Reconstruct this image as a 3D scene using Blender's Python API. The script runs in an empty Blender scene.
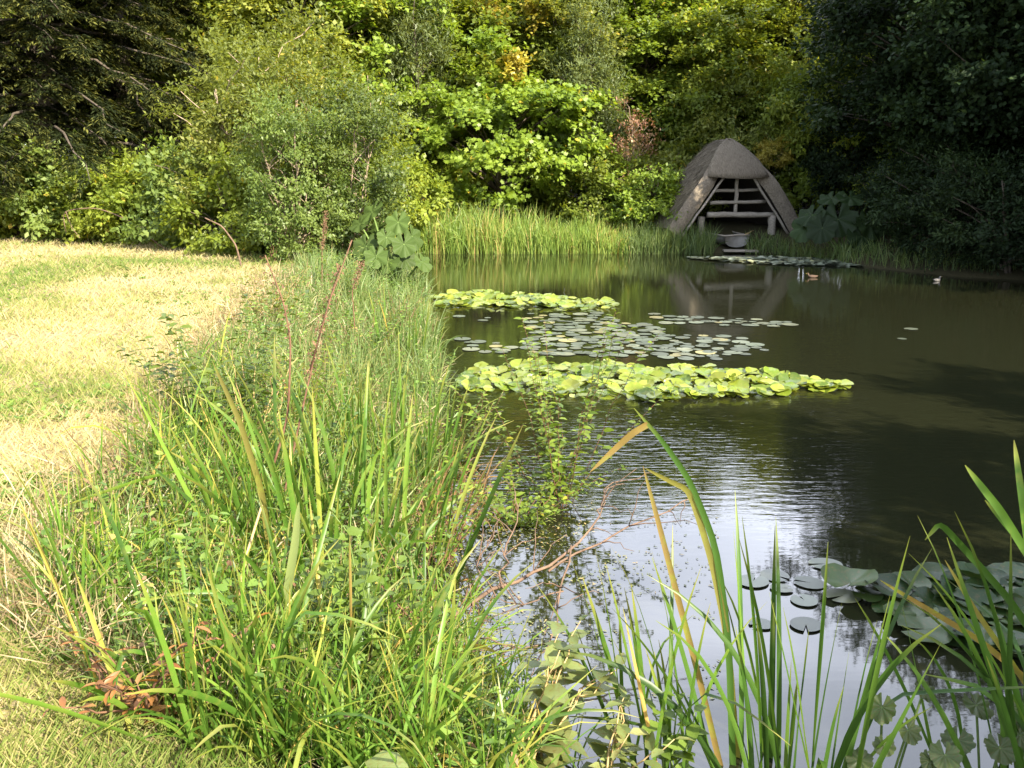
import bpy, bmesh, math, random
import numpy as np
from mathutils import Vector, Matrix

# ------------------------------------------------------------------ camera, sky, sun, exposure
scene = bpy.context.scene
COL = scene.collection
F, CAMZ, HORIZON = 950.0, 2.3, 165.0
PITCH = math.atan((384.0 - HORIZON) / F)
cam_d = bpy.data.cameras.new("camera")
cam_d.sensor_width = 36.0
cam_d.lens = 36.0 * F / 1024.0
cam_d.clip_end = 2000.0
cam_d.clip_start = 0.05
cam = bpy.data.objects.new("camera", cam_d)
cam.location = (0, 0, CAMZ)
cam.rotation_euler = (math.pi / 2 - PITCH, 0, 0)
COL.objects.link(cam)
scene.camera = cam

SUN_EL = math.radians(35.0)
SUN_H = Vector((0.64, -0.77)).normalized()          # horizontal direction towards the sun
world = bpy.data.worlds.new("World")
scene.world = world
world.use_nodes = True
wn, wl = world.node_tree.nodes, world.node_tree.links
wn.clear()
w_out = wn.new("ShaderNodeOutputWorld")
w_bg = wn.new("ShaderNodeBackground")
w_bg.inputs["Strength"].default_value = 0.085
sky = wn.new("ShaderNodeTexSky")
sky.sky_type = 'NISHITA'
sky.sun_disc = False
sky.sun_elevation = SUN_EL
sky.sun_rotation = math.atan2(SUN_H.x, SUN_H.y)
sky.air_density = 1.0
sky.dust_density = 1.5
sky.ozone_density = 1.5
# thin bright cloud over the blue
tc = wn.new("ShaderNodeTexCoord")
mp = wn.new("ShaderNodeMapping")
mp.inputs["Scale"].default_value = (1.0, 1.0, 2.6)
cl = wn.new("ShaderNodeTexNoise")
cl.inputs["Scale"].default_value = 2.2
cl.inputs["Detail"].default_value = 6.0
cl.inputs["Roughness"].default_value = 0.55
cr = wn.new("ShaderNodeValToRGB")
cr.color_ramp.elements[0].position = 0.38
cr.color_ramp.elements[0].color = (0.5, 0.5, 0.5, 1)
cr.color_ramp.elements[1].position = 0.62
cr.color_ramp.elements[1].color = (0.95, 0.95, 0.95, 1)
mx = wn.new("ShaderNodeMix")
mx.data_type = 'RGBA'
mx.inputs[7].default_value = (17.5, 18.5, 21.5, 1)
wl.new(tc.outputs["Generated"], mp.inputs["Vector"])
wl.new(mp.outputs["Vector"], cl.inputs["Vector"])
wl.new(cl.outputs["Fac"], cr.inputs["Fac"])
# unseen cloud bank shaped to brighten the water's reflection; thin veil elsewhere
dt = wn.new("ShaderNodeVectorMath"); dt.operation = 'DOT_PRODUCT'; dt.inputs[1].default_value = Vector((0.10, 0.90, 0.42)).normalized()
wl.new(tc.outputs["Generated"], dt.inputs[0])
cb = wn.new("ShaderNodeMapRange"); cb.interpolation_type = 'SMOOTHSTEP'
cb.inputs["From Min"].default_value = 0.72; cb.inputs["From Max"].default_value = 0.93
cb.inputs["To Min"].default_value = 0.29; cb.inputs["To Max"].default_value = 1.0
wl.new(dt.outputs["Value"], cb.inputs["Value"])
cm = wn.new("ShaderNodeMath"); cm.operation = 'MULTIPLY'
wl.new(cr.outputs["Color"], cm.inputs[0]); wl.new(cb.outputs["Result"], cm.inputs[1])
wl.new(cm.outputs[0], mx.inputs[0])
wl.new(sky.outputs["Color"], mx.inputs[6])
wl.new(mx.outputs[2], w_bg.inputs["Color"])
wl.new(w_bg.outputs["Background"], w_out.inputs["Surface"])

sun_d = bpy.data.lights.new("sun", 'SUN')
sun_d.energy = 5.0
sun_d.angle = math.radians(0.53)
sun_d.color = (1.0, 0.90, 0.73)
sun = bpy.data.objects.new("sun", sun_d)
to_sun = Vector((SUN_H.x * math.cos(SUN_EL), SUN_H.y * math.cos(SUN_EL), math.sin(SUN_EL)))
sun.rotation_euler = to_sun.to_track_quat('Z', 'Y').to_euler()
sun.location = to_sun * 60
COL.objects.link(sun)

vs = scene.view_settings
vs.view_transform = 'Standard'
vs.look = 'None'
vs.gamma = 1.0
vs.use_curve_mapping = False
vs.exposure = 1.85
scene.cycles.max_bounces = 8
scene.cycles.diffuse_bounces = 3
scene.cycles.glossy_bounces = 3
scene.cycles.transmission_bounces = 4
scene.cycles.use_denoising = True

# ------------------------------------------------------------------ pixel <-> place
cp, sp = math.cos(PITCH), math.sin(PITCH)


def ray(px, py):
    u, v = (px - 512.0) / F, -(py - 384.0) / F
    return np.array([u, cp + sp * v, -sp + cp * v])


def at_z(px, py, z=0.0):
    d = ray(px, py)
    return np.array([0, 0, CAMZ]) + d * ((z - CAMZ) / d[2])


def at_y(px, py, y):
    d = ray(px, py)
    return np.array([0, 0, CAMZ]) + d * (y / d[1])


# ------------------------------------------------------------------ numeric helpers
def unit(a):
    a = np.asarray(a, float)
    return a / np.maximum(np.linalg.norm(a, axis=-1, keepdims=True), 1e-9)


def vnoise(x, y, seed=0):
    x, y = np.asarray(x, float), np.asarray(y, float)
    xi, yi = np.floor(x).astype(np.int64), np.floor(y).astype(np.int64)
    fx, fy = x - xi, y - yi
    fx, fy = fx * fx * (3 - 2 * fx), fy * fy * (3 - 2 * fy)

    def h(a, b):
        n = (a * 374761393 + b * 668265263 + seed * 974711) & 0x7fffffff
        n = ((n ^ (n >> 13)) * 1274126177) & 0x7fffffff
        return ((n ^ (n >> 16)) & 0xffff) / 65535.0
    return (h(xi, yi) * (1 - fx) + h(xi + 1, yi) * fx) * (1 - fy) + (h(xi, yi + 1) * (1 - fx) + h(xi + 1, yi + 1) * fx) * fy


def fbm(x, y, seed=0):
    return 0.55 * vnoise(x, y, seed) + 0.3 * vnoise(2.1 * x, 2.1 * y, seed + 7) + 0.15 * vnoise(4.3 * x, 4.3 * y, seed + 13)


class Geo:
    """collects vertices and faces and links them as ONE mesh object"""

    def __init__(self):
        self.V, self.R, self.T, self.P, self.n = [], [], [], [], 0

    def add(self, v, faces, rnd=0.5, t=0.0):
        v = np.asarray(v, float).reshape(-1, 3)
        m = len(v)
        self.V.append(v)
        self.R.append(np.broadcast_to(np.asarray(rnd, float), (m,)).copy())
        self.T.append(np.broadcast_to(np.asarray(t, float), (m,)).copy())
        for f in faces:
            f = np.asarray(f, np.int64)
            if f.size:
                self.P.append(f + self.n)
        self.n += m
        return self

    def mesh(self, name, mat, smooth=True):
        me = bpy.data.meshes.new(name)
        V = np.concatenate(self.V)
        me.vertices.add(len(V))
        me.vertices.foreach_set("co", V.astype(np.float32).ravel())
        sizes = np.concatenate([np.full(len(f), f.shape[1]) for f in self.P])
        loops = np.concatenate([f.ravel() for f in self.P])
        me.loops.add(len(loops))
        me.loops.foreach_set("vertex_index", loops.astype(np.int32))
        me.polygons.add(len(sizes))
        st = np.concatenate([[0], np.cumsum(sizes)[:-1]])
        me.polygons.foreach_set("loop_start", st.astype(np.int32))
        me.polygons.foreach_set("loop_total", sizes.astype(np.int32))
        me.polygons.foreach_set("use_smooth", np.full(len(sizes), bool(smooth)))
        for nm, arr in (("rnd", self.R), ("along", self.T)):
            at = me.attributes.new(nm, 'FLOAT', 'POINT')
            at.data.foreach_set("value", np.concatenate(arr).astype(np.float32))
        me.update(calc_edges=True)
        me.validate()
        if mat is not None:
            me.materials.append(mat)
        return me

    def build(self, name, mat, parent=None, smooth=True):
        return link(name, self.mesh(name, mat, smooth), parent)


def link(name, me, parent=None):
    o = bpy.data.objects.new(name, me)
    COL.objects.link(o)
    if parent is not None:
        o.parent = parent
    return o


def tag(o, label=None, cat=None, group=None, kind=None):
    if label:
        o["label"] = label
    if cat:
        o["category"] = cat
    if group:
        o["group"] = group
    if kind:
        o["kind"] = kind
    return o


def empty(name, loc, label, cat, group=None, rz=0.0):
    o = bpy.data.objects.new(name, None)
    COL.objects.link(o)
    o.location = [float(c) for c in loc]
    o.rotation_euler = (0, 0, rz)
    o.empty_display_size = 0.2
    return tag(o, label, cat, group)


def dup(root, loc, rz, scale, label, group=None):
    r = root.copy()
    COL.objects.link(r)
    r.location = [float(c) for c in loc]
    r.rotation_euler = (0, 0, rz)
    r.scale = (scale, scale, scale) if not hasattr(scale, '__len__') else scale
    r["label"] = label
    if group:
        r["group"] = group
    elif "group" in r:
        del r["group"]
    for ch in list(root.children):
        c = ch.copy()
        COL.objects.link(c)
        c.parent = r
        for g in list(ch.children):
            d = g.copy()
            COL.objects.link(d)
            d.parent = c
    return r


def recolour(root, part, mat):
    for c in root.children:
        if c.name.split('.')[0] == part:
            c.material_slots[0].link = 'OBJECT'
            c.material_slots[0].material = mat
    return root


# templates in leaf space: x along, y across, z up
LEAF4 = (np.array([[0, 0, 0], [.45, -.5, .06], [1, 0, -.05], [.45, .5, .06]]), [np.array([[0, 1, 2, 3]])])
LEAF8 = (np.array([[0, 0, 0], [.28, -.42, .07], [.28, 0, 0], [.28, .42, .07], [.65, -.36, .05], [.65, 0, -.02], [.65, .36, .05], [1, 0, -.1]]),
         [np.array([[1, 4, 5, 2], [2, 5, 6, 3]]), np.array([[0, 1, 2], [0, 2, 3], [4, 7, 5], [5, 7, 6]])])
# lobed leaf (sycamore)
LEAF_LOBED = (np.array([[0, 0, 0], [.1, -.45, .05], [.42, -.30, 0], [.62, -.55, .03], [.7, -.2, 0], [1, 0, -.06], [.7, .2, 0], [.62, .55, .03], [.42, .30, 0], [.1, .45, .05]]),
              [np.array([[0, 1, 2, 8], [0, 2, 8, 9], [2, 3, 4, 8], [4, 6, 7, 8]])[[0, 2, 3]], np.array([[0, 8, 9], [4, 5, 6]])])
GRASS5 = (np.array([[0, -.5, 0], [0, .5, 0], [.55, .38, .04], [.55, -.38, .04], [1, 0, .16]]), [np.array([[0, 1, 2, 3]]), np.array([[3, 2, 4]])])


def stamp(geo, tpl, pos, ax, nz, sl, sw, rnd, t=0.0):
    tv, tf = tpl
    pos = np.asarray(pos, float)
    n = len(pos)
    ax = unit(ax)
    sd = unit(np.cross(nz, ax))
    nn = np.cross(ax, sd)
    sl = np.broadcast_to(np.asarray(sl, float), (n,))
    sw = np.broadcast_to(np.asarray(sw, float), (n,))
    k = len(tv)
    v = (pos[:, None, :] + ax[:, None, :] * (tv[None, :, 0:1] * sl[:, None, None])
         + sd[:, None, :] * (tv[None, :, 1:2] * sw[:, None, None]) + nn[:, None, :] * (tv[None, :, 2:3] * sl[:, None, None]))
    off = (np.arange(n) * k)[:, None, None]
    faces = [(f[None] + off).reshape(-1, f.shape[1]) for f in tf]
    r = np.repeat(np.broadcast_to(np.asarray(rnd, float), (n,)), k)
    tt = np.tile(tv[:, 0], n)
    geo.add(v.reshape(-1, 3), faces, r, tt)


def blades(geo, base, az, lean, length, width, droop, rnd, segs=6, twist=None, kink=None, kink_at=None, vfold=False):
    base = np.asarray(base, float)
    n = len(base)
    B = lambda a: np.broadcast_to(np.asarray(a, float), (n,))
    az, lean, length, width, droop = B(az), B(lean), B(length), B(width), B(droop)
    twist = B(0.0 if twist is None else twist)
    p = base.copy()
    ca, sa = np.cos(az), np.sin(az)
    perp = np.stack([-sa, ca, np.zeros(n)], 1)
    rows, ts = [], []
    for i in range(segs + 1):
        s = i / segs
        th = lean + droop * s * s
        if kink is not None:
            th = th + B(kink) * sstep(B(kink_at) - .16, B(kink_at) + .12, s)
        d = np.stack([np.sin(th) * ca, np.sin(th) * sa, np.cos(th)], 1)
        if i > 0:
            p = p + d * (length / segs)[:, None]
        nrm = np.cross(d, perp)
        tw = twist * (0.5 + 0.8 * s)
        sd = perp * np.cos(tw)[:, None] + nrm * np.sin(tw)[:, None]
        w = width * (0.72 + 0.5 * s - 0.2 * s * s) * (1 - s ** 4) ** 0.8 * 0.5
        w = np.maximum(w, width * 0.03)
        if vfold:
            n2 = np.cross(d, sd)
            rows += [np.stack([p + sd * w[:, None] + n2 * (w * 0.35)[:, None], p, p - sd * w[:, None] + n2 * (w * 0.35)[:, None]], 1)]
        else:
            rows += [np.stack([p + sd * w[:, None], p - sd * w[:, None]], 1)]
        ts.append(s)
    c = rows[0].shape[1]
    v = np.stack(rows, 1)                       # n, segs+1, c, 3
    k = (segs + 1) * c
    q = []
    for i in range(segs):
        for j in range(c - 1):
            a = i * c + j
            q.append([a, a + 1, a + c + 1, a + c])
    q = np.array(q)
    faces = [(q[None] + (np.arange(n) * k)[:, None, None]).reshape(-1, 4)]
    geo.add(v.reshape(-1, 3), faces, np.repeat(B(rnd), k), np.tile(np.repeat(ts, c), n))


def tube(geo, pts, radii, sides=6, rnd=0.5, cap=True):
    pts = np.asarray(pts, float)
    n = len(pts)
    radii = np.broadcast_to(np.asarray(radii, float), (n,))
    d = unit(np.gradient(pts, axis=0))
    ref = np.array([0.31, 0.17, 0.93]) if abs(d[0][2]) < 0.9 else np.array([0.93, 0.3, 0.1])
    a = unit(np.cross(d, ref))
    b = np.cross(d, a)
    ang = np.linspace(0, 2 * math.pi, sides, endpoint=False)
    v = pts[:, None] + (a[:, None] * np.cos(ang)[None, :, None] + b[:, None] * np.sin(ang)[None, :, None]) * radii[:, None, None]
    q = [[i * sides + j, i * sides + (j + 1) % sides, (i + 1) * sides + (j + 1) % sides, (i + 1) * sides + j] for i in range(n - 1) for j in range(sides)]
    fs = [np.array(q)]
    if cap:
        fs.append(np.array([list(range(sides))[::-1], [(n - 1) * sides + j for j in range(sides)]]))
    geo.add(v.reshape(-1, 3), fs, rnd, np.repeat(np.linspace(0, 1, n), sides))


def curve(a, b, sag=0.0, n=7, rng=None, wob=0.0):
    a, b = np.asarray(a, float), np.asarray(b, float)
    s = np.linspace(0, 1, n)[:, None]
    p = a + (b - a) * s
    p[:, 2] += (sag * 4 * s * (1 - s))[:, 0]
    if rng is not None and wob:
        p[1:-1] += rng.normal(0, wob, (n - 2, 3))
    return p


# ------------------------------------------------------------------ materials
def new_mat(name):
    m = bpy.data.materials.new(name)
    m.use_nodes = True
    m.node_tree.nodes.clear()
    return m, m.node_tree.nodes, m.node_tree.links


def ramp(nodes, stops):
    r = nodes.new("ShaderNodeValToRGB")
    e = r.color_ramp.elements
    while len(e) < len(stops):
        e.new(0.5)
    for el, (p, c) in zip(e, stops):
        el.position = p
        el.color = (*c, 1)
    return r


def leaf_mat(name, stops, trans=0.4, rough=0.45, spec=0.35, tip=None, tip_at=0.7, vary=0.25, blotch=0.0, blotch_scale=30.0, blotch_col=(.2, .13, .03)):
    """foliage: colour by each leaf's own random value, thin translucent sheet"""
    m, n, l = new_mat(name)
    at = n.new("ShaderNodeAttribute")
    at.attribute_name = "rnd"
    rp = ramp(n, stops)
    l.new(at.outputs["Fac"], rp.inputs["Fac"])
    col = rp.outputs["Color"]
    if tip:
        ta = n.new("ShaderNodeAttribute")
        ta.attribute_name = "along"
        mr = n.new("ShaderNodeMapRange")
        mr.inputs["From Min"].default_value = tip_at
        mr.inputs["From Max"].default_value = 1.0
        l.new(ta.outputs["Fac"], mr.inputs["Value"])
        mxx = n.new("ShaderNodeMix")
        mxx.data_type = 'RGBA'
        l.new(mr.outputs["Result"], mxx.inputs[0])
        l.new(col, mxx.inputs[6])
        mxx.inputs[7].default_value = (*tip, 1)
        col = mxx.outputs[2]
    if blotch:
        no = n.new("ShaderNodeTexNoise")
        no.inputs["Scale"].default_value = blotch_scale
        no.inputs["Detail"].default_value = 4
        tco = n.new("ShaderNodeTexCoord")
        l.new(tco.outputs["Object"], no.inputs["Vector"])
        mr2 = n.new("ShaderNodeMapRange")
        mr2.inputs["From Min"].default_value = 0.52
        mr2.inputs["From Max"].default_value = 0.72
        mr2.inputs["To Max"].default_value = blotch
        l.new(no.outputs["Fac"], mr2.inputs["Value"])
        m2 = n.new("ShaderNodeMix")
        m2.data_type = 'RGBA'
        l.new(mr2.outputs["Result"], m2.inputs[0])
        l.new(col, m2.inputs[6])
        m2.inputs[7].default_value = (*blotch_col, 1)
        col = m2.outputs[2]
    if vary:
        oi = n.new("ShaderNodeObjectInfo")
        mr3 = n.new("ShaderNodeMapRange")
        mr3.inputs["To Min"].default_value = 1 - vary
        mr3.inputs["To Max"].default_value = 1 + vary
        l.new(oi.outputs["Random"], mr3.inputs["Value"])
        hs = n.new("ShaderNodeHueSaturation")
        l.new(mr3.outputs["Result"], hs.inputs["Value"])
        l.new(col, hs.inputs["Color"])
        col = hs.outputs["Color"]
    p = n.new("ShaderNodeBsdfPrincipled")
    p.inputs["Roughness"].default_value = rough
    p.inputs["Specular IOR Level"].default_value = spec
    l.new(col, p.inputs["Base Color"])
    o = n.new("ShaderNodeOutputMaterial")
    if trans:
        tr = n.new("ShaderNodeBsdfTranslucent")
        gm = n.new("ShaderNodeMix")
        gm.data_type = 'RGBA'
        gm.blend_type = 'MULTIPLY'
        gm.inputs[0].default_value = 1.0
        l.new(col, gm.inputs[6])
        gm.inputs[7].default_value = (1.5, 1.35, 0.55, 1)
        l.new(gm.outputs[2], tr.inputs["Color"])
        ms = n.new("ShaderNodeMixShader")
        ms.inputs[0].default_value = trans
        l.new(p.outputs[0], ms.inputs[1])
        l.new(tr.outputs[0], ms.inputs[2])
        l.new(ms.outputs[0], o.inputs["Surface"])
    else:
        l.new(p.outputs[0], o.inputs["Surface"])
    return m


def rough_mat(name, c1, c2, scale=8.0, stretch=(1, 1, 1), rough=0.85, bump=0.3, dist=0.02, detail=6, spec=0.2):
    m, n, l = new_mat(name)
    tco = n.new("ShaderNodeTexCoord")
    mpp = n.new("ShaderNodeMapping")
    mpp.inputs["Scale"].default_value = stretch
    no = n.new("ShaderNodeTexNoise")
    no.inputs["Scale"].default_value = scale
    no.inputs["Detail"].default_value = detail
    no.inputs["Roughness"].default_value = 0.65
    rp = ramp(n, [(0.3, c1), (0.7, c2)])
    p = n.new("ShaderNodeBsdfPrincipled")
    p.inputs["Roughness"].default_value = rough
    p.inputs["Specular IOR Level"].default_value = spec
    b = n.new("ShaderNodeBump")
    b.inputs["Strength"].default_value = bump
    b.inputs["Distance"].default_value = dist
    o = n.new("ShaderNodeOutputMaterial")
    l.new(tco.outputs["Object"], mpp.inputs["Vector"])
    l.new(mpp.outputs["Vector"], no.inputs["Vector"])
    l.new(no.outputs["Fac"], rp.inputs["Fac"])
    l.new(rp.outputs["Color"], p.inputs["Base Color"])
    l.new(no.outputs["Fac"], b.inputs["Height"])
    l.new(b.outputs["Normal"], p.inputs["Normal"])
    l.new(p.outputs[0], o.inputs["Surface"])
    return m


M = {}
M['bark'] = rough_mat("bark", (0.035, 0.028, 0.02), (0.13, 0.105, 0.08), 6, (3, 3, 0.6), bump=0.6)
M['pale_bark'] = rough_mat("pale_bark", (0.16, 0.12, 0.08), (0.34, 0.27, 0.19), 10, (2, 2, 0.6), bump=0.4)
M['dead_wood'] = rough_mat("dead_wood", (0.07, 0.045, 0.03), (0.19, 0.125, 0.085), 14, (1, 1, 1), bump=0.4, dist=0.005)
M['grey_timber'] = rough_mat("grey_timber", (0.17, 0.145, 0.115), (0.36, 0.32, 0.26), 9, (0.7, 4, 4), bump=0.5, dist=0.01)
M['interior_shade'] = rough_mat("interior_shade", (0.02, 0.016, 0.012), (0.06, 0.05, 0.04), 7, (3, 3, 0.6))  # near-black tone stands for the shade inside the boathouse
M['thatch'] = rough_mat("thatch", (0.085, 0.070, 0.050), (0.27, 0.225, 0.165), 9, (9, 1.2, 1.2), bump=0.9, dist=0.04, detail=9)
M['thatch_straw'] = leaf_mat("thatch_straw", [(0, (.05, .04, .028)), (.6, (.17, .14, .10)), (1, (.38, .32, .23))], trans=0, rough=.85, spec=.15, vary=0)
M['thatch_cut'] = rough_mat("thatch_cut", (0.10, 0.084, 0.064), (0.27, 0.225, 0.165), 22, (1, 1, 1), bump=0.9, dist=0.03, detail=8)
M['boat_paint'] = rough_mat("boat_paint", (0.12, 0.115, 0.10), (0.22, 0.205, 0.18), 5, rough=0.5, bump=0.05)
M['stalk_red'] = rough_mat("stalk_red", (0.08, 0.04, 0.025), (0.20, 0.11, 0.065), 20, bump=0.1)
M['stalk_green'] = rough_mat("stalk_green", (0.07, 0.12, 0.03), (0.16, 0.22, 0.06), 15, bump=0.1)
M['stalk_tan'] = rough_mat("stalk_tan", (0.30, 0.20, 0.09), (0.50, 0.36, 0.17), 15, bump=0.1)
M['rust_leaf'] = leaf_mat("rusty_leaf", [(0, (.20, .08, .03)), (.6, (.36, .16, .05)), (1, (.30, .22, .08))], trans=.35, vary=0)
M['sapling_leaf'] = leaf_mat("sapling_leaf", [(0, (.055, .085, .014)), (.7, (.11, .155, .025)), (1, (.19, .22, .05))], trans=.4, vary=0)
M['seed_brown'] = leaf_mat("seed_brown", [(0, (.10, .05, .03)), (1, (.24, .14, .08))], trans=0.15, rough=0.8, vary=0)

Y1, Y2, Y3 = (.045, .10, .012), (.10, .19, .025), (.17, .24, .04)
M['sycamore'] = leaf_mat("sycamore_leaf", [(0, (.075, .13, .014)), (.45, (.15, .22, .024)), (.9, (.22, .30, .04)), (1, (.42, .32, .04))], trans=.45)
M['tree_mid'] = leaf_mat("tree_leaf", [(0, (.085, .13, .017)), (.5, (.175, .23, .030)), (.93, (.27, .31, .05)), (1, (.46, .37, .06))], trans=.52)
M['tree_olive'] = leaf_mat("olive_leaf", [(0, (.095, .13, .022)), (.5, (.195, .235, .045)), (.9, (.30, .32, .075)), (1, (.46, .37, .06))], trans=.52)
M['tree_grey'] = leaf_mat("willow_leaf", [(0, (.07, .10, .035)), (.5, (.14, .18, .065)), (1, (.22, .26, .10))], trans=.42)
M['shrub_blue'] = leaf_mat("shrub_leaf", [(0, (.06, .10, .022)), (.5, (.125, .18, .04)), (1, (.20, .25, .065))], trans=.48)
M['tree_shaded'] = leaf_mat("shaded_leaf", [(0, (.008, .015, .006)), (.5, (.018, .034, .011)), (1, (.045, .07, .018))], trans=.3, rough=.6, spec=.15)  # leaf colour lowered to carry the shade of this shore
M['conifer'] = leaf_mat("conifer_needle", [(0, (.006, .010, .003)), (.6, (.022, .031, .008)), (1, (.14, .145, .032))], trans=.25, rough=.65, spec=.15)  # ramp puts self-shadow and sunlit frond tips into the needle colour
M['yellow_leaf'] = leaf_mat("yellow_leaf", [(0, (.20, .19, .02)), (.5, (.36, .31, .05)), (1, (.50, .42, .13))], trans=.4)
M['brown_leaf'] = leaf_mat("russet_leaf", [(0, (.10, .055, .03)), (.5, (.20, .10, .06)), (1, (.24, .19, .08))], trans=.3)
M['herb'] = leaf_mat("herb_leaf", [(0, (.05, .10, .014)), (.5, (.11, .19, .03)), (.88, (.19, .27, .05)), (.95, (.33, .28, .06)), (1, (.34, .17, .05))], trans=.4)
M['herb_pale'] = leaf_mat("pale_leaf", [(0, (.12, .17, .05)), (.6, (.22, .27, .09)), (1, (.33, .34, .13))], trans=.35, blotch=.6, blotch_scale=60)
M['nettle'] = leaf_mat("nettle_leaf", [(0, (.08, .135, .018)), (1, (.15, .22, .035))], trans=.45)
M['round_leaf'] = leaf_mat("round_leaf", [(0, (.04, .065, .02)), (.6, (.08, .12, .035)), (1, (.12, .12, .04))], trans=.35, blotch=.7, blotch_scale=25, blotch_col=(.14, .07, .03))
M['gunnera_shaded'] = leaf_mat("shaded_lobed_leaf", [(0, (.010, .022, .006)), (1, (.030, .052, .014))], trans=.2, rough=.6, spec=.2)  # darker copy of the gunnera leaf, shade put into its colour
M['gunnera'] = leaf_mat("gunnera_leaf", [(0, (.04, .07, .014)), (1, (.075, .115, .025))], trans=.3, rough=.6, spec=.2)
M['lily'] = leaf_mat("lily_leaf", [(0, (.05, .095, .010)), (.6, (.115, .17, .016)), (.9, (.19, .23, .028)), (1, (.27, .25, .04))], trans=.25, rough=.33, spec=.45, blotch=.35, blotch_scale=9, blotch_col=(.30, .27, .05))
M['lily_shaded'] = leaf_mat("lily_leaf_shaded", [(0, (.014, .034, .008)), (.7, (.032, .062, .014)), (1, (.07, .085, .02))], trans=.12, rough=.42, spec=.3, blotch=.45, blotch_scale=14, blotch_col=(.13, .08, .03))  # darker copy of the lily leaf, the near corner's shade in its colour
M['lily_flat'] = leaf_mat("floating_leaf_sheen", [(0, (.05, .065, .04)), (.85, (.105, .12, .08)), (1, (.20, .18, .07))], trans=0, rough=.35, spec=.6, vary=.35)  # greyed colour stands for the silvery glare on the pads
M['raft'] = leaf_mat("raft_leaf_sky_sheen", [(0, (.14, .17, .11)), (.7, (.26, .29, .21)), (1, (.30, .30, .14))], trans=0, rough=.35, spec=.7)  # pale colour stands for sky reflected by the leaves
M['blade'] = leaf_mat("reed_blade", blotch=.35, blotch_scale=22, blotch_col=(.24, .22, .05), stops= [(0, (.04, .09, .012)), (.55, (.08, .165, .022)), (.9, (.14, .23, .035)), (.965, (.40, .36, .08)), (1, (.45, .28, .09))], trans=.45, rough=.4, tip=(.26, .25, .06), tip_at=.75)
M['blade_yellow'] = leaf_mat("yellowed_blade", [(0, (.16, .165, .035)), (1, (.22, .15, .05))], trans=.4, rough=.45, blotch=.9, blotch_scale=14, blotch_col=(.22, .24, .04), vary=0)
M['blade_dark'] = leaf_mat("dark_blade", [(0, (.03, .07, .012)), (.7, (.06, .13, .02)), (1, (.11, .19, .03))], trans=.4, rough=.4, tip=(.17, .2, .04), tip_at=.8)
M['reed_far'] = leaf_mat("far_reed_blade", [(0, (.08, .14, .025)), (.5, (.15, .23, .045)), (.85, (.25, .29, .07)), (1, (.36, .27, .11))], trans=.4)
M['bank_grass'] = leaf_mat("bank_grass_blade", [(0, (.065, .11, .03)), (.5, (.12, .175, .055)), (.85, (.20, .24, .09)), (1, (.36, .29, .14))], trans=.4)
M['meadow'] = leaf_mat("meadow_blade", [(0, (.10, .16, .03)), (.35, (.20, .23, .06)), (.55, (.33, .29, .13)), (1, (.46, .38, .23))], trans=.35, rough=.6, vary=0)
M['straw'] = leaf_mat("straw_stalk", [(0, (.14, .09, .045)), (.5, (.29, .23, .12)), (1, (.42, .36, .22))], trans=.25, vary=0)
M['rust_sedge'] = leaf_mat("rust_blade", [(0, (.14, .08, .035)), (1, (.30, .19, .09))], trans=.3, vary=0)
M['debris'] = leaf_mat("floating_speck", [(0, (.07, .08, .02)), (.6, (.14, .16, .05)), (1, (.28, .20, .08))], trans=0, rough=.5)

# ground
m, n, l = new_mat("ground_soil_and_straw")
tco = n.new("ShaderNodeTexCoord")
n1 = n.new("ShaderNodeTexNoise"); n1.inputs["Scale"].default_value = 0.7; n1.inputs["Detail"].default_value = 5
n2 = n.new("ShaderNodeTexNoise"); n2.inputs["Scale"].default_value = 28; n2.inputs["Detail"].default_value = 8
at = n.new("ShaderNodeAttribute"); at.attribute_name = "rnd"
r1 = ramp(n, [(.35, (.19, .18, .06)), (.6, (.34, .28, .16))])
r2 = ramp(n, [(.3, (.35, .3, .25)), (.7, (1, 1, 1))])
mm = n.new("ShaderNodeMix"); mm.data_type = 'RGBA'; mm.blend_type = 'MULTIPLY'; mm.inputs[0].default_value = .7
mm2 = n.new("ShaderNodeMix"); mm2.data_type = 'RGBA'
mm2.inputs[6].default_value = (.045, .04, .02, 1)
p = n.new("ShaderNodeBsdfPrincipled"); p.inputs["Roughness"].default_value = .95; p.inputs["Specular IOR Level"].default_value = .1
b = n.new("ShaderNodeBump"); b.inputs["Strength"].default_value = .8; b.inputs["Distance"].default_value = .03
o = n.new("ShaderNodeOutputMaterial")
for nd in (n1, n2):
    l.new(tco.outputs["Object"], nd.inputs["Vector"])
l.new(n1.outputs["Fac"], r1.inputs["Fac"]); l.new(n2.outputs["Fac"], r2.inputs["Fac"])
l.new(r1.outputs["Color"], mm.inputs[6]); l.new(r2.outputs["Color"], mm.inputs[7])
l.new(at.outputs["Fac"], mm2.inputs[0]); l.new(mm.outputs[2], mm2.inputs[7])
l.new(mm2.outputs[2], p.inputs["Base Color"]); l.new(n2.outputs["Fac"], b.inputs["Height"])
l.new(b.outputs["Normal"], p.inputs["Normal"]); l.new(p.outputs[0], o.inputs["Surface"])
M['ground'] = m

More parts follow.
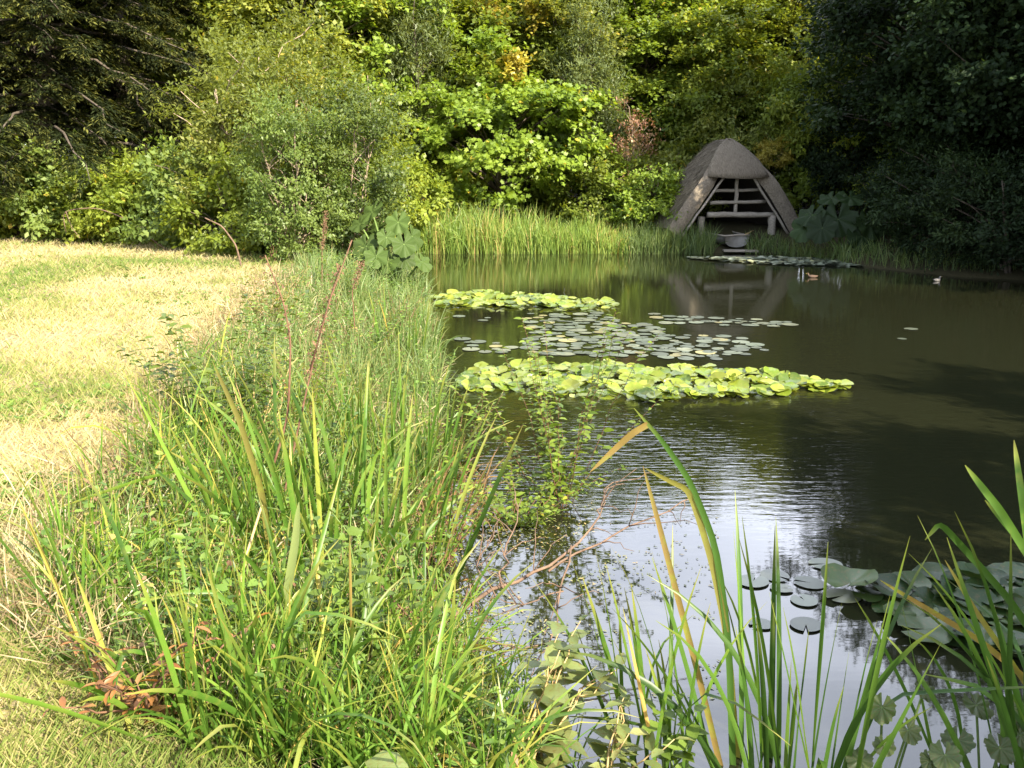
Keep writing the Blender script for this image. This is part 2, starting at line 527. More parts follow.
# water
m, n, l = new_mat("pond_water")
tco = n.new("ShaderNodeTexCoord")
mpa = n.new("ShaderNodeMapping"); mpa.inputs["Scale"].default_value = (3.4, 12.0, 1)
na = n.new("ShaderNodeTexNoise"); na.inputs["Scale"].default_value = 1.3; na.inputs["Detail"].default_value = 3
nb = n.new("ShaderNodeTexNoise"); nb.inputs["Scale"].default_value = .35; nb.inputs["Detail"].default_value = 2
rb = n.new("ShaderNodeMapRange"); rb.inputs["From Min"].default_value = .42; rb.inputs["From Max"].default_value = .62
rb.inputs["To Min"].default_value = .35; rb.inputs["To Max"].default_value = 1.0
mu = n.new("ShaderNodeMath"); mu.operation = 'MULTIPLY'
b = n.new("ShaderNodeBump"); b.inputs["Strength"].default_value = .4; b.inputs["Distance"].default_value = .007
p = n.new("ShaderNodeBsdfPrincipled")
p.inputs["Base Color"].default_value = (.012, .013, .006, 1)
p.inputs["Roughness"].default_value = .03
p.inputs["IOR"].default_value = 1.65
o = n.new("ShaderNodeOutputMaterial")
l.new(tco.outputs["Object"], mpa.inputs["Vector"]); l.new(mpa.outputs["Vector"], na.inputs["Vector"])
sx = n.new("ShaderNodeSeparateXYZ"); l.new(tco.outputs["Object"], sx.inputs[0])
ya = n.new("ShaderNodeMapRange"); ya.inputs["From Min"].default_value = 5.0; ya.inputs["From Max"].default_value = 7.2; ya.inputs["To Min"].default_value = .05
yb_ = n.new("ShaderNodeMapRange"); yb_.inputs["From Min"].default_value = 10; yb_.inputs["From Max"].default_value = 15; yb_.inputs["To Min"].default_value = 1; yb_.inputs["To Max"].default_value = .22
l.new(sx.outputs["Y"], ya.inputs["Value"]); l.new(sx.outputs["Y"], yb_.inputs["Value"])
m3 = n.new("ShaderNodeMath"); m3.operation = 'MULTIPLY'; l.new(ya.outputs[0], m3.inputs[0]); l.new(yb_.outputs[0], m3.inputs[1])
l.new(m3.outputs[0], b.inputs["Strength"])
l.new(tco.outputs["Object"], nb.inputs["Vector"]); l.new(nb.outputs["Fac"], rb.inputs["Value"])
l.new(na.outputs["Fac"], mu.inputs[0]); l.new(rb.outputs["Result"], mu.inputs[1])
l.new(mu.outputs[0], b.inputs["Height"]); l.new(b.outputs["Normal"], p.inputs["Normal"])
l.new(p.outputs[0], o.inputs["Surface"])
M['water'] = m

# ------------------------------------------------------------------ ground and pond
shore_px = [(455, 690), (420, 640), (408, 580), (415, 500), (428, 430), (430, 370), (424, 320), (412, 285), (400, 262)]
POND = [tuple(at_z(x, y)[:2]) for x, y in shore_px]
POND += [tuple(at_z(x, y)[:2]) for x, y in [(402, 254), (470, 252), (560, 252), (640, 253)]]
POND += [(5.0, 25.6), (7.8, 25.4)]
POND += [tuple(at_z(x, y)[:2]) for x, y in [(845, 265), (900, 271), (960, 277), (1040, 281)]]
POND += [(12.2, 17.5), (11.0, 13), (8.6, 9.5), (5.6, 6.6), (4.9, 4.2), (3.6, 2.9), (2.2, 2.75), (1.0, 2.75), (0.3, 2.9)]
POND = np.array(POND)


def pond_dist(x, y):
    """signed distance to the shore, positive on land"""
    x, y = np.asarray(x, float), np.asarray(y, float)
    best = np.full(x.shape, 1e9)
    inside = np.zeros(x.shape, bool)
    for (x0, y0), (x1, y1) in zip(POND, np.roll(POND, -1, 0)):
        dx, dy = x1 - x0, y1 - y0
        t = np.clip(((x - x0) * dx + (y - y0) * dy) / (dx * dx + dy * dy), 0, 1)
        best = np.minimum(best, np.hypot(x - x0 - t * dx, y - y0 - t * dy))
        c = (y0 > y) != (y1 > y)
        xi = x0 + (y - y0) / (dy if abs(dy) > 1e-9 else 1e-9) * dx
        inside ^= c & (x < xi)
    return np.where(inside, -best, best)


def sstep(a, b, x):
    t = np.clip((x - a) / (b - a), 0, 1)
    return t * t * (3 - 2 * t)


def ground_z(x, y):
    x, y = np.asarray(x, float), np.asarray(y, float)
    d = pond_dist(x, y)
    land = 0.06 + 0.56 * sstep(0, 2.0, d) + 0.10 * (fbm(x * .5, y * .5, 3) - .5) * sstep(.3, 3, d) + 0.03 * (vnoise(x * 3, y * 3, 5) - .5) * sstep(0.3, 1, d)
    land = land + sstep(24, 60, y) * 2.2 * sstep(0, 12, d)
    water = -np.minimum(1.1, 0.02 + 0.4 * -np.minimum(d, 0))
    return np.where(d > 0, land * np.minimum(1, .3 + d * 3), water)


def gz(x, y):
    return float(ground_z(np.array([x]), np.array([y]))[0])


def axis_steps(lo, hi, fine_lo, fine_hi, step):
    a = list(np.arange(fine_lo, fine_hi + 1e-6, step))
    s, v = step, fine_hi
    while v < hi:
        s *= 1.25; v += s; a.append(v)
    s, v = step, fine_lo
    while v > lo:
        s *= 1.25; v -= s; a.insert(0, v)
    return np.array(a)


gx = axis_steps(-400, 400, -14, 14, .2)
gy = axis_steps(-300, 500, 0, 32, .2)
X, Yg = np.meshgrid(gx, gy)
Z = ground_z(X, Yg)
D = pond_dist(X, Yg)
nx, ny = len(gx), len(gy)
ii = np.arange(nx * ny).reshape(ny, nx)
g = Geo()
meadow_mask = sstep(.6, 1.7, D + .8 * (fbm(X, Yg, 9) - .5)) * (X < 1.5) * sstep(26, 22, Yg - X * .15)
g.add(np.stack([X.ravel(), Yg.ravel(), Z.ravel()], 1), [np.stack([ii[:-1, :-1], ii[:-1, 1:], ii[1:, 1:], ii[1:, :-1]], -1).reshape(-1, 4)], meadow_mask.ravel())
tag(g.build("ground", M['ground']), kind='structure')
g = Geo()
g.add([[-6, 1.5, 0], [16, 1.5, 0], [16, 30, 0], [-6, 30, 0]], [np.array([[0, 1, 2, 3]])])
tag(g.build("pond_water", M['water']), kind='structure')

RNG = np.random.default_rng(11)

# meadow grass: short mown straw and green blades, one mass
N = 150000
yy = np.exp(RNG.uniform(math.log(2.2), math.log(24.5), N))
xx = RNG.uniform(-1, 1, N) * (yy * .32 + 1.0) - (yy * .30)
d = pond_dist(xx, yy)
keep = (d > .75 + .035 * yy + .8 * (fbm(xx * 1.3, yy * 1.3, 21) - .4)) & (xx < 1)
xx, yy = xx[keep], yy[keep]
zz = ground_z(xx, yy)
nn = len(xx)
gn = fbm(xx * .55, yy * .55, 31)
edge = np.exp(-np.maximum(pond_dist(xx, yy) - 1.1, 0) / .7) * .35 + sstep(19.5, 23.5, yy + .25 * xx) * .6
rnd = np.clip(.62 + .12 * sstep(7, 4, yy) + 1.7 * (gn - .5) - .45 * edge + RNG.normal(0, .2, nn), 0, 1)
az = RNG.uniform(0, 2 * math.pi, nn)
el = np.radians(RNG.uniform(15, 75, nn))
ax = np.stack([np.cos(az) * np.cos(el), np.sin(az) * np.cos(el), np.sin(el)], 1)
ln = RNG.uniform(.035, .10, nn) * (1 + .25 * (yy / 10)) * (1.15 - .3 * rnd)
g = Geo()
stamp(g, GRASS5, np.stack([xx, yy, zz - .004], 1), ax, np.stack([np.sin(az), -np.cos(az), np.full(nn, .4)], 1), ln, .0035 + .0016 * yy * .5, rnd)
tag(g.build("meadow_grass", M['meadow']), "short mown meadow grass, straw coloured with green patches", "grass", kind='stuff')


# ------------------------------------------------------------------ trees
def rand_unit(rng, n):
    return unit(rng.normal(0, 1, (n, 3)))


def foliage(geo, rng, clumps, centre, r, twigs, per, leaf, lw, tpl, flat=.6, droop=0.0, up=.7, clump_spread=.5, narrow=False, late=None):
    """leafy twigs radiating from every clump"""
    C = len(clumps)
    out = unit(clumps - centre)
    ci = np.repeat(np.arange(C), twigs)
    T = len(ci)
    td = rand_unit(rng, T) + out[ci] * .55 + np.array([0, 0, .15 - droop])
    td[:, 2] *= flat
    td = unit(td)
    tl = r * rng.uniform(.55, 1.15, T) * (0.75 + .5 * rng.random(C))[ci]
    li = np.repeat(np.arange(T), per)
    n = len(li)
    t = np.tile(np.linspace(.12, 1, per), T) + rng.normal(0, .05, n)
    p = clumps[ci][li] + td[li] * (tl[li] * t)[:, None] + rng.normal(0, leaf * .45, (n, 3))
    p[:, 2] -= droop * .6 * tl[li] * t * t
    ld = td[li] * .7 + rand_unit(rng, n) * .9 + np.array([0, 0, -.15 - droop])
    nz = np.array([0, 0, up * .8]) + out[ci][li] * .8 + rand_unit(rng, n) * .65
    cr_ = rng.random(C)
    rnd = np.clip(.45 * cr_[ci][li] + .2 * rng.random(T)[li] + .3 * rng.random(n), 0, .93)
    late_n = rng.random(n) < .012
    rnd[late_n] = 1.0
    s = leaf * rng.uniform(.7, 1.25, n)
    stamp(geo, tpl, p, ld, nz, s, s * lw, rnd)


def crown_points(rng, n, rx, ry, rz, cz, lumps=7, shell=.5, bottom=-1.0):
    ld = rand_unit(rng, lumps)
    pts = []
    while len(pts) < n:
        d = rand_unit(rng, 1)[0]
        if d[2] < bottom:
            continue
        k = (shell + (1 - shell) * rng.random() ** .6)
        bump = .70 + .48 * max(0, float(np.max(ld @ d))) ** 4
        p = d * k * bump
        pts.append([p[0] * rx, p[1] * ry, cz + p[2] * rz])
    return np.array(pts)


def make_tree(name, label, cat, seed, h, rx, cz, rz, nclump, clump_r, twigs, per, leaf, lw, tpl, mat, bark, trunk_r=.16, group=None,
              flat=.6, droop=0., lumps=7, stems=1, shell=.45, bottom=-.85):
    rng = np.random.default_rng(seed)
    root = empty(name, (0, 0, 0), label, cat, group)
    cl_ = crown_points(rng, nclump, rx, rx, rz, cz, lumps, shell, bottom)
    ex = unit(rng.normal(0, 1, (max(6, nclump // 6), 3)) + np.array([0, 0, .6]))
    cl_ = np.concatenate([cl_, ex * np.array([rx, rx, rz]) * rng.uniform(1.0, 1.22, (len(ex), 1)) + np.array([0, 0, cz])])
    g = Geo()
    foliage(g, rng, cl_, np.array([0, 0, cz - rz * .3]), clump_r, twigs, per, leaf, lw, tpl, flat, droop)
    g.build("crown", mat, root)
    t = Geo()
    tops = []
    for s in range(stems):
        a = rng.uniform(0, 6.28)
        sp_ = 0 if stems == 1 else .12
        b0 = np.array([math.cos(a) * sp_, math.sin(a) * sp_, -.15])
        top = np.array([rng.normal(0, .25) + (math.cos(a) * rx * .4 if stems > 1 else 0), rng.normal(0, .25) + (math.sin(a) * rx * .4 if stems > 1 else 0), cz + rz * .65])
        path = curve(b0, top, 0, 9, rng, h * .008)
        tr = trunk_r if stems == 1 else trunk_r * .6
        tube(t, path, np.linspace(1, .12, 9) ** .8 * tr + .004, 8)
        tops.append(path)
    for i, c in enumerate(cl_):
        if i % 2 and nclump > 60:
            continue
        path = tops[i % stems]
        want = max(.25, (c[2] - .45 * np.hypot(c[0], c[1])) / (path[-1][2]))
        j = int(np.clip(want * 8, 1, 7))
        a = path[j]
        tube(t, curve(a, c, .12 * rx * .3, 5, rng, .04), np.linspace(trunk_r * .28, .008, 5), 4, cap=False)
    t.build("trunk", bark, root)
    return root


# prototypes, first one placed by moving it, the rest by copying
def place(o, x, y, rz=0., s=1., dz=0.):
    o.location = (float(x), float(y), gz(x, y) - .05 + dz)
    o.rotation_euler = (0, 0, rz)
    o.scale = (s, s, s) if not hasattr(s, '__len__') else s
    return o


def copy_at(proto, x, y, rz, s, label, group=None, mat=None, part='crown'):
    o = dup(proto, (x, y, gz(x, y) - .05), rz, s, label, group)
    if mat:
        recolour(o, part, M[mat])
    return o


def xat(px, y):
    return (px - 512.) / F * y


# sunlit sycamore behind the reed bed
syc = make_tree("sycamore_tree", "bright yellow-green sycamore with spreading low crown right behind the reed bed", "tree", 3, 6.0, 2.75, 3.0, 2.6, 105, .75, 17, 18, .14, .95, LEAF_LOBED, M['sycamore'], M['bark'], .14, flat=.45)
place(syc, xat(500, 29.0), 29.0, .4, (.98, .98, .86))
mid = make_tree("woodland_tree", "tall green tree behind the sycamore with a branch of yellow leaves", "tree", 5, 12, 3.4, 6.4, 5.4, 190, .95, 16, 14, .19, .85, LEAF4, M['tree_mid'], M['bark'], .22)
place(mid, xat(535, 35), 35, 1.0, (1, 1, .80))
oli = make_tree("woodland_tree", "tall olive-green tree rising above the thatched roof", "tree", 8, 12, 3.0, 6.0, 5.4, 170, .85, 16, 14, .17, .8, LEAF4, M['tree_olive'], M['bark'], .2, lumps=9)
place(oli, xat(705, 35.5), 35.5, 2.0, (.95, .95, .74))
wil = make_tree("willow_tree", "slender grey-green willow with upright feathery twigs beside the sycamore", "tree", 12, 6.5, 1.1, 3.4, 3.2, 75, .7, 12, 14, .15, .26, LEAF4, M['tree_grey'], M['bark'], .08, flat=1.2)
place(wil, xat(413, 28.6), 28.6, 0)

copy_at(mid, xat(395, 35), 35, 3.3, (.95, .95, .85), "tall green tree behind the slender willow, between two olive crowns", mat='tree_mid')
copy_at(oli, xat(452, 37.5), 37.5, 0.5, (1, 1, .85), "olive tree behind and just beside the top of the sycamore", mat='sycamore')
copy_at(oli, xat(318, 33), 33, 4.1, 1.02, "olive-green tree behind the grey-green shrub on the meadow corner")
copy_at(mid, xat(612, 35), 35, 5.0, (.95, .95, .74), "tall green tree behind the russet sapling", mat='sycamore')
copy_at(mid, xat(250, 31), 31, 2.4, 1.0, "dense green tree just behind the tips of the conifer branches")
copy_at(mid, xat(790, 38), 38, 0.2, (1, 1, .76), "green tree high behind the boathouse beside the dark trees")
copy_at(oli, xat(575, 40), 40, 1.4, (1.1, 1.1, .82), "hindmost olive tree showing between two tall green crowns")
copy_at(mid, xat(660, 41), 41, 4.4, (1.1, 1.1, .80), "hindmost green tree closing the gap above the boathouse")
copy_at(mid, xat(150, 34), 34, 4.4, 1.05, "shaded green tree far behind the dark conifers")
copy_at(mid, xat(20, 36), 36, 0.9, 1.05, "shaded green tree seen between the two conifer trunks")
copy_at(wil, xat(588, 29.5), 29.5, 1.7, .92, "small grey-green willow standing between the sycamore and the russet sapling")

# russet dying sapling
rus = make_tree("russet_sapling", "thin dying sapling with red-brown leaves near the boathouse", "tree", 17, 3.2, .55, 2.1, 1.35, 34, .36, 5, 8, .09, .4, LEAF4, M['brown_leaf'], M['pale_bark'], .035)
place(rus, xat(631, 27.6), 27.6)

# bushes
shr = make_tree("bush", "rounded pale willow bush directly behind the thatched roof", "bush", 21, 3.6, 1.7, 1.9, 1.75, 80, .6, 14, 14, .13, .42, LEAF4, M['tree_olive'], M['bark'], .07, stems=4, bottom=-.95)
place(shr, xat(728, 30.5), 30.5, 0, (1.05, 1.0, 1.25))
GB = "bushes along the far edge of the woodland"
low = make_tree("bush", "low bright green bush behind the reed bed next to the russet sapling", "bush", 23, 1.8, 1.2, .85, .85, 60, .42, 12, 12, .11, .6, LEAF4, M['sycamore'], M['bark'], .04, stems=4, bottom=-.95)
place(low, xat(640, 27.2), 27.2, 0, (1, 1, .95))
for px, y, rz, s, mt, lb in (
    (598, 28, 1.0, 1.1, 'tree_mid', "green bush behind the reeds under the small willow"),
    (437, 28.5, 2.0, 1.2, 'tree_mid', "dark hollowed bush behind the reeds, under the sycamore's near side"),
    (660, 29, 3.0, 1.3, 'tree_olive', "olive bush touching the low end of the thatch"),
    (390, 26.5, 4.0, 1.35, 'tree_mid', "green bush between the slender willow and the big rough leaves"),
    (525, 30.5, 5.0, 1.0, 'tree_mid', "shady bush at the foot of the sycamore trunk")):
    copy_at(low, xat(px, y), y, rz, s, lb, GB, mt)
GW = "crowns filling the wall of the wood behind the pond"
for px, y, rz, s, mt, lb in (
    (455, 32.5, .3, (.8, .8, .62), 'tree_mid', "green crown just behind the top of the slender willow and sycamore"),
    (560, 32.6, 1.9, (.85, .85, .66), 'tree_olive', "yellow-green crown behind the sycamore top near the small willow"),
    (640, 32.2, 2.9, (.85, .85, .62), 'sycamore', "sunny crown right behind the russet sapling"),
    (760, 33.5, 4.9, (.9, .9, .66), 'tree_olive', "sunny crown behind the rounded pale willow bush"),
    (365, 30.5, 3.9, (.8, .8, .7), 'sycamore', "sunny crown just behind the mid-green shrub by the pond corner"),
    (700, 31.6, 5.9, (.75, .75, .6), 'tree_mid', "sunny crown right above the ridge of the thatched roof"),
    (530, 33.6, .9, (.85, .85, .74), 'tree_mid', "tall sunny crown straight above the sycamore, topmost there"),
    (690, 34.2, 3.3, (.85, .85, .74), 'tree_mid', "taller sunny crown above and behind the crown over the roof ridge"),
    (300, 29, 2.9, (.85, .85, .74), 'tree_olive', "sunny crown above the grey-green shrub, beside the conifer tips"),
    (815, 34.5, 2.1, (.8, .8, .68), 'tree_olive', "half-shaded crown where the sunny wood meets the dark trees")):
    copy_at(mid if px % 2 else oli, xat(px, y), y, rz, s, lb, GW, mt)
yel = copy_at(low, xat(768, 28.8), 28.8, 2.2, .42, "small yellow-leaved bush beside the roof ridge", None, 'yellow_leaf')
yel.location.z += 1.7

TALL = [o for o in COL.objects if str(o.get('label', '')).startswith('tall sunny crown straight above')][0]
# branch sprays of turned leaves belong to the trees they grow on
for (px, py, y, r, par) in ((514, 66, 28.6, .42, syc), (490, 12, 30.7, .5, TALL), (538, 8, 30.6, .5, TALL)):
    rng = np.random.default_rng(int(px))
    c = at_y(px, py, y)
    gsp = Geo()
    loc = np.array(par.location)
    inv = np.array((Matrix.Translation(par.location) @ par.rotation_euler.to_matrix().to_4x4() @ Matrix.Diagonal((*par.scale, 1))).inverted())
    cl_ = c + rng.normal(0, r * .42, (10, 3)) * np.array([.6, .5, 1.0])
    cl_ = cl_ @ inv[:3, :3].T + inv[:3, 3]
    foliage(gsp, rng, cl_, cl_.mean(0) - np.array([0, 0, 1]), .45, 6, 8, .15, .85, LEAF4, .6)
    o = gsp.build("leaf_spray", M['yellow_leaf'], par)
    o["label"] = "spray of yellow autumn leaves"


# ---- conifers
def make_conifer(seed):
    rng = np.random.default_rng(seed)
    root = empty("conifer_tree", (0, 0, 0), "", "tree")
    t, f = Geo(), Geo()
    tube(t, curve((0, 0, -.2), (.2, .1, 12), 0, 10, rng, .06), np.linspace(.36, .06, 10), 9)
    P, Dv, Lf = [], [], []
    for k in range(96):
        z = 2.1 + (k / 96.) ** 1.1 * 9.2
        a = k * 2.4 + rng.normal(0, .3)
        ln = (5.2 - .38 * (z - 2)) * rng.uniform(.6, 1.05)
        s = np.linspace(0, 1, 9)
        rise = rng.uniform(.05, .45)
        pts = np.stack([np.cos(a) * ln * s, np.sin(a) * ln * s, z + rise * ln * .35 * s - .32 * ln * s * s * rng.uniform(.6, 1.3)], 1)
        pts[1:] += rng.normal(0, .05, (8, 3))
        tube(t, pts, np.linspace(.055, .008, 9), 5, cap=False)
        # side fronds
        for q in range(38):
            u = rng.uniform(.22, 1.0)
            b = pts[0] * 0 + np.array([np.interp(u, s, pts[:, c]) for c in range(3)])
            sg = rng.choice([-1, 1])
            fa = a + sg * rng.uniform(.4, 1.2)
            fl = rng.uniform(.35, .95) * (1.15 - .5 * u) * 1.1
            P.append(b); Dv.append([math.cos(fa), math.sin(fa), rng.uniform(-.55, .05)]); Lf.append(fl)
    P, Dv, Lf = np.array(P), unit(np.array(Dv)), np.array(Lf)
    per = 42
    n = len(P) * per
    li = np.repeat(np.arange(len(P)), per)
    u = np.tile(np.linspace(.05, 1, per), len(P))
    pos = P[li] + Dv[li] * (Lf[li] * u)[:, None] + rng.normal(0, .03, (n, 3))
    pos[:, 2] -= .22 * Lf[li] * u * u
    side = unit(np.cross(Dv[li], [0, 0, 1])) * rng.choice([-1, 1], n)[:, None]
    ld = Dv[li] * .8 + side * rng.uniform(.3, 1.0, n)[:, None] + np.array([0, 0, -.25]) + rng.normal(0, .15, (n, 3))
    sz = .14 * rng.uniform(.5, 1.3, n)
    rnd = np.clip(.25 + .5 * u + rng.normal(0, .18, n), 0, 1)  # brighter towards frond tips, standing for light on the outer needles
    stamp(f, LEAF4, pos, ld, np.array([0, 0, 1.]) + rng.normal(0, .35, (n, 3)), sz, sz * .22, rnd)
    f.build("crown", M['conifer'], root)
    t.build("trunk", M['bark'], root)
    return root


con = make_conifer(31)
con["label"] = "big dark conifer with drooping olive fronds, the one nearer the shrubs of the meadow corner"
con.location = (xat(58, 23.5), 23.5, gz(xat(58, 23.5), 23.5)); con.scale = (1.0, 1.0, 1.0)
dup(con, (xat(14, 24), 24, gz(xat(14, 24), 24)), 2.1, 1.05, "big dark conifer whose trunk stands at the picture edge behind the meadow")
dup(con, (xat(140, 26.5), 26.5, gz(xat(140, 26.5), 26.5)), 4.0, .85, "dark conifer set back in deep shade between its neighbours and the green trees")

# ---- shrubs on the meadow edge
gre = make_tree("shrub", "tall grey-green shrub with several bare stems on the meadow corner", "bush", 41, 3.4, 1.15, 1.75, 1.5, 105, .5, 13, 14, .085, .48, LEAF4, M['shrub_blue'], M['pale_bark'], .035, stems=5, bottom=-.95)
place(gre, xat(298, 17.2), 17.2, 0, (.74, .74, .84))
GM = "shrubs along the far edge of the meadow"
copy_at(gre, xat(345, 18), 18, 1.4, .95, "grey-green shrub behind the big rough leaves at the pond corner", GM)
copy_at(gre, xat(262, 19.5), 19.5, 2.6, 1.15, "pale green shrub with drooping leaves beneath the conifer tips", GM, 'tree_olive')
copy_at(gre, xat(285, 23), 23, 3.6, 1.5, "tall olive shrub filling the space behind the grey-green shrub", GM, 'tree_olive')
copy_at(gre, xat(350, 23.5), 23.5, 5.0, 1.25, "mid-green shrub beyond the pond corner, before the slender willow", GM, 'tree_mid')
for px, y, rz, s, mt, lb in (
    (205, 20, .5, 1.15, 'shrub_blue', "low blue-green shrub at the end of the arched orange stem"),
    (245, 18.5, 1.5, 1.0, 'tree_mid', "low leafy shrub behind the broken brown stem"),
    (165, 21.5, 2.5, 1.1, 'tree_mid', "low shrub in shade under the conifer fronds"),
    (120, 22, 3.5, 1.0, 'tree_mid', "low dark shrub behind the start of the arched orange stem"),
    (75, 22.5, 4.5, 1.2, 'shrub_blue', "low leafy shrub at the foot of the nearer conifer trunk"),
    (25, 22.5, 5.5, 1.2, 'tree_mid', "low shrub at the meadow edge under the edge conifer"),
    (-40, 22.5, .8, 1.4, 'tree_mid', "low shrub cut by the picture edge beyond the meadow")):
    copy_at(low, xat(px, y), y, rz, s, lb, GM, mt)

# ---- dark trees and shrubs of the shaded shore
drk = make_tree("dark_tree", "massive dark tree leaning over the water beyond the big lobed leaves", "tree", 51, 12, 3.9, 6.4, 5.7, 280, 1.0, 18, 17, .145, .65, LEAF4, M['tree_shaded'], M['bark'], .24, bottom=-.98)
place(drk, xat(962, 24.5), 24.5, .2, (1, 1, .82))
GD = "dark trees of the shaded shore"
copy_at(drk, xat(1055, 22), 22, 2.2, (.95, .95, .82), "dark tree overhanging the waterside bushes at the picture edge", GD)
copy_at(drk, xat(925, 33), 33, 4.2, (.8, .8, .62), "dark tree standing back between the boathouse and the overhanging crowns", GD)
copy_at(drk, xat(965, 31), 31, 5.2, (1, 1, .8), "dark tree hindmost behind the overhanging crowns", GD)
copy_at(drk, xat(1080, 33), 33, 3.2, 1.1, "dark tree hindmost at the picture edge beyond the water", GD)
for k, (x, y) in enumerate(((12, 41), (18, 40), (24, 37), (30, 33), (34, 26), (28, 44), (-14, 42), (-21, 40), (-27, 36), (-20, 30), (5, 46), (-6, 46))):
    copy_at(mid if x < 8 else drk, x, y, k * 1.3, (1.2, 1.2, .72), "distant tree of the wood, seen only through gaps between nearer crowns", "distant trees closing the wood", 'tree_mid' if x < 8 else None)
for (x, y, rz, s) in ((13.8, 20.8, 1, .86), (15.5, 25, 3, .8), (13.6, 16.2, 4, .66), (17.5, 21, 2, .9)):
    copy_at(drk, x, y, rz, s, "dark tree standing out of the picture on the shaded shore", "trees shading the pond from outside the picture")
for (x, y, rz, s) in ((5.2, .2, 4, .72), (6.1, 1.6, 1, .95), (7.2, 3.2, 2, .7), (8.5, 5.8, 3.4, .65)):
    copy_at(shr, x, y, rz, (s * 1.05, s * 1.05, s * 1.5), "tall bush standing out of the picture beside the near lilies", "bushes shading the near lilies from outside the picture", 'tree_shaded')

dsh = make_tree("waterside_bush", "broad dark willow bush drooping to the water at the picture edge", "bush", 57, 2.4, 1.5, 1.1, 1.15, 75, .5, 12, 12, .10, .35, LEAF4, M['tree_shaded'], M['bark'], .05, stems=4, bottom=-.95)
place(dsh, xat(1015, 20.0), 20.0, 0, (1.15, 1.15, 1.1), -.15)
copy_at(dsh, xat(945, 21.6), 21.6, 1.5, 1.1, "dark rounded bush at the water behind the pale duck", None, 'tree_shaded')
copy_at(dsh, xat(970, 20.8), 20.8, 3, .95, "dark bush squeezed between two broader waterside bushes", None, 'tree_shaded')
copy_at(dsh, xat(893, 24.4), 24.4, 4, .8, "small dark bush between the big lobed leaves and the waterside bushes", None, 'tree_shaded')
copy_at(dsh, xat(990, 24.5), 24.5, 4.4, 1.3, "dark bush behind the waterside bushes at the picture edge", None, 'tree_shaded')
copy_at(dsh, xat(1090, 19.5), 19.5, 5.4, 1.2, "dark bush cut off by the picture edge over the water", None, 'tree_shaded')
copy_at(shr, xat(800, 30), 30, 3.3, (1.1, 1.1, 1.3), "shaded green bush behind the short slope of the thatch", None, 'tree_mid')
copy_at(shr, xat(850, 28.5), 28.5, 4.3, (1.0, 1.0, 1.1), "shaded bush behind the big lobed leaves", None, 'tree_shaded')
copy_at(shr, xat(900, 27.5), 27.5, 1.3, (1.0, 1.0, 1.1), "dim bush with bright gaps between lobed leaves and waterside bushes", None, 'tree_mid')
copy_at(shr, xat(680, 31.5), 31.5, 5.3, (1.1, 1.1, 1.3), "green bush behind the longer slope of the thatch", None, 'tree_mid')

# ------------------------------------------------------------------ boathouse
BY = 26.3
BX = xat(734, BY)
S_ = BY / F                                    # metres per pixel there


def bz(py):                                     # height at the front of the boathouse
    return float(at_y(734, py, BY)[2])


house = empty("thatched_boathouse", (BX, BY, 0.25), "open thatched boathouse with log rails standing at the water edge", "boathouse", rz=.24)
ZB = 0.25


def roof_profile(off):
    """half A-frame with a rounded ridge and slightly bellied slopes; off shrinks it inwards"""
    pts = []
    for a in np.linspace(0, 1, 15):
        x = 2.02 * a ** .92
        z = 2.80 - .05 * math.exp(-(a * 16) ** 2) - 2.42 * a ** 1.04 + .10 * math.sin(a * math.pi)
        pts.append((x, z))
    p = np.array(pts)
    d = np.gradient(p, axis=0)
    nrm = unit(np.stack([d[:, 1], -d[:, 0]], 1))
    nrm[0] = (0, -1)
    q = p + nrm * off
    q[0, 0] = 0
    q[:, 0] = np.maximum(q[:, 0], 0)
    return q


def full(q):
    return np.concatenate([np.stack([-q[::-1, 0], q[::-1, 1]], 1), q[1:]])


zh = bz(177.5) - ZB
SET = lambda z, y: np.maximum(0, z - zh + .05) * .62 * max(0, 1 - y / 3.0)
thick = .42
po, pi_ = full(roof_profile(0)), full(roof_profile(thick))
ys = np.linspace(0, 3.7, 23)
HIP = lambda y: 1 - .62 * max(0., (y - 1.0) / 2.7) ** 1.5
HIPX = lambda y: 1 - .30 * max(0., (y - 1.0) / 2.7) ** 1.6
rngb = np.random.default_rng(5)
g = Geo()
npf = len(po)
V = []
for k, y in enumerate(ys):
    w = 1 - .0 * k
    jit = rngb.normal(0, .012, (npf, 2))
    V.append(np.stack([po[:, 0] * HIPX(y) + jit[:, 0], y + SET(po[:, 1], y), (po[:, 1] - .3) * HIP(y) + .3 + jit[:, 1]], 1))
V = np.array(V)
q = [[a * npf + j, (a + 1) * npf + j, (a + 1) * npf + j + 1, a * npf + j + 1] for a in range(len(ys) - 1) for j in range(npf - 1)]
g.add(V.reshape(-1, 3), [np.array(q)])
Vi = np.array([np.stack([pi_[:, 0] * HIPX(y), y + SET(po[:, 1], y), (pi_[:, 1] - .3) * HIP(y) + .3 - .02 * y], 1) for y in ys])
gi = Geo()
gi.add(Vi.reshape(-1, 3), [np.array([[a * npf + j, a * npf + j + 1, (a + 1) * npf + j + 1, (a + 1) * npf + j] for a in range(len(ys) - 1) for j in range(npf - 1)])])
for sgn in (0, npf - 1):                        # eave ends
    e = np.array([[V[0][sgn], V[-1][sgn], Vi[1][sgn], Vi[0][sgn]]]).reshape(-1, 3)
    g.add(e, [np.array([[0, 1, 2, 3]])])
roof = g.build("roof", M['thatch'], house)
gi.build("dark_underside", M['interior_shade'], roof)  # underside of the thatch, coloured near-black for the interior's shade
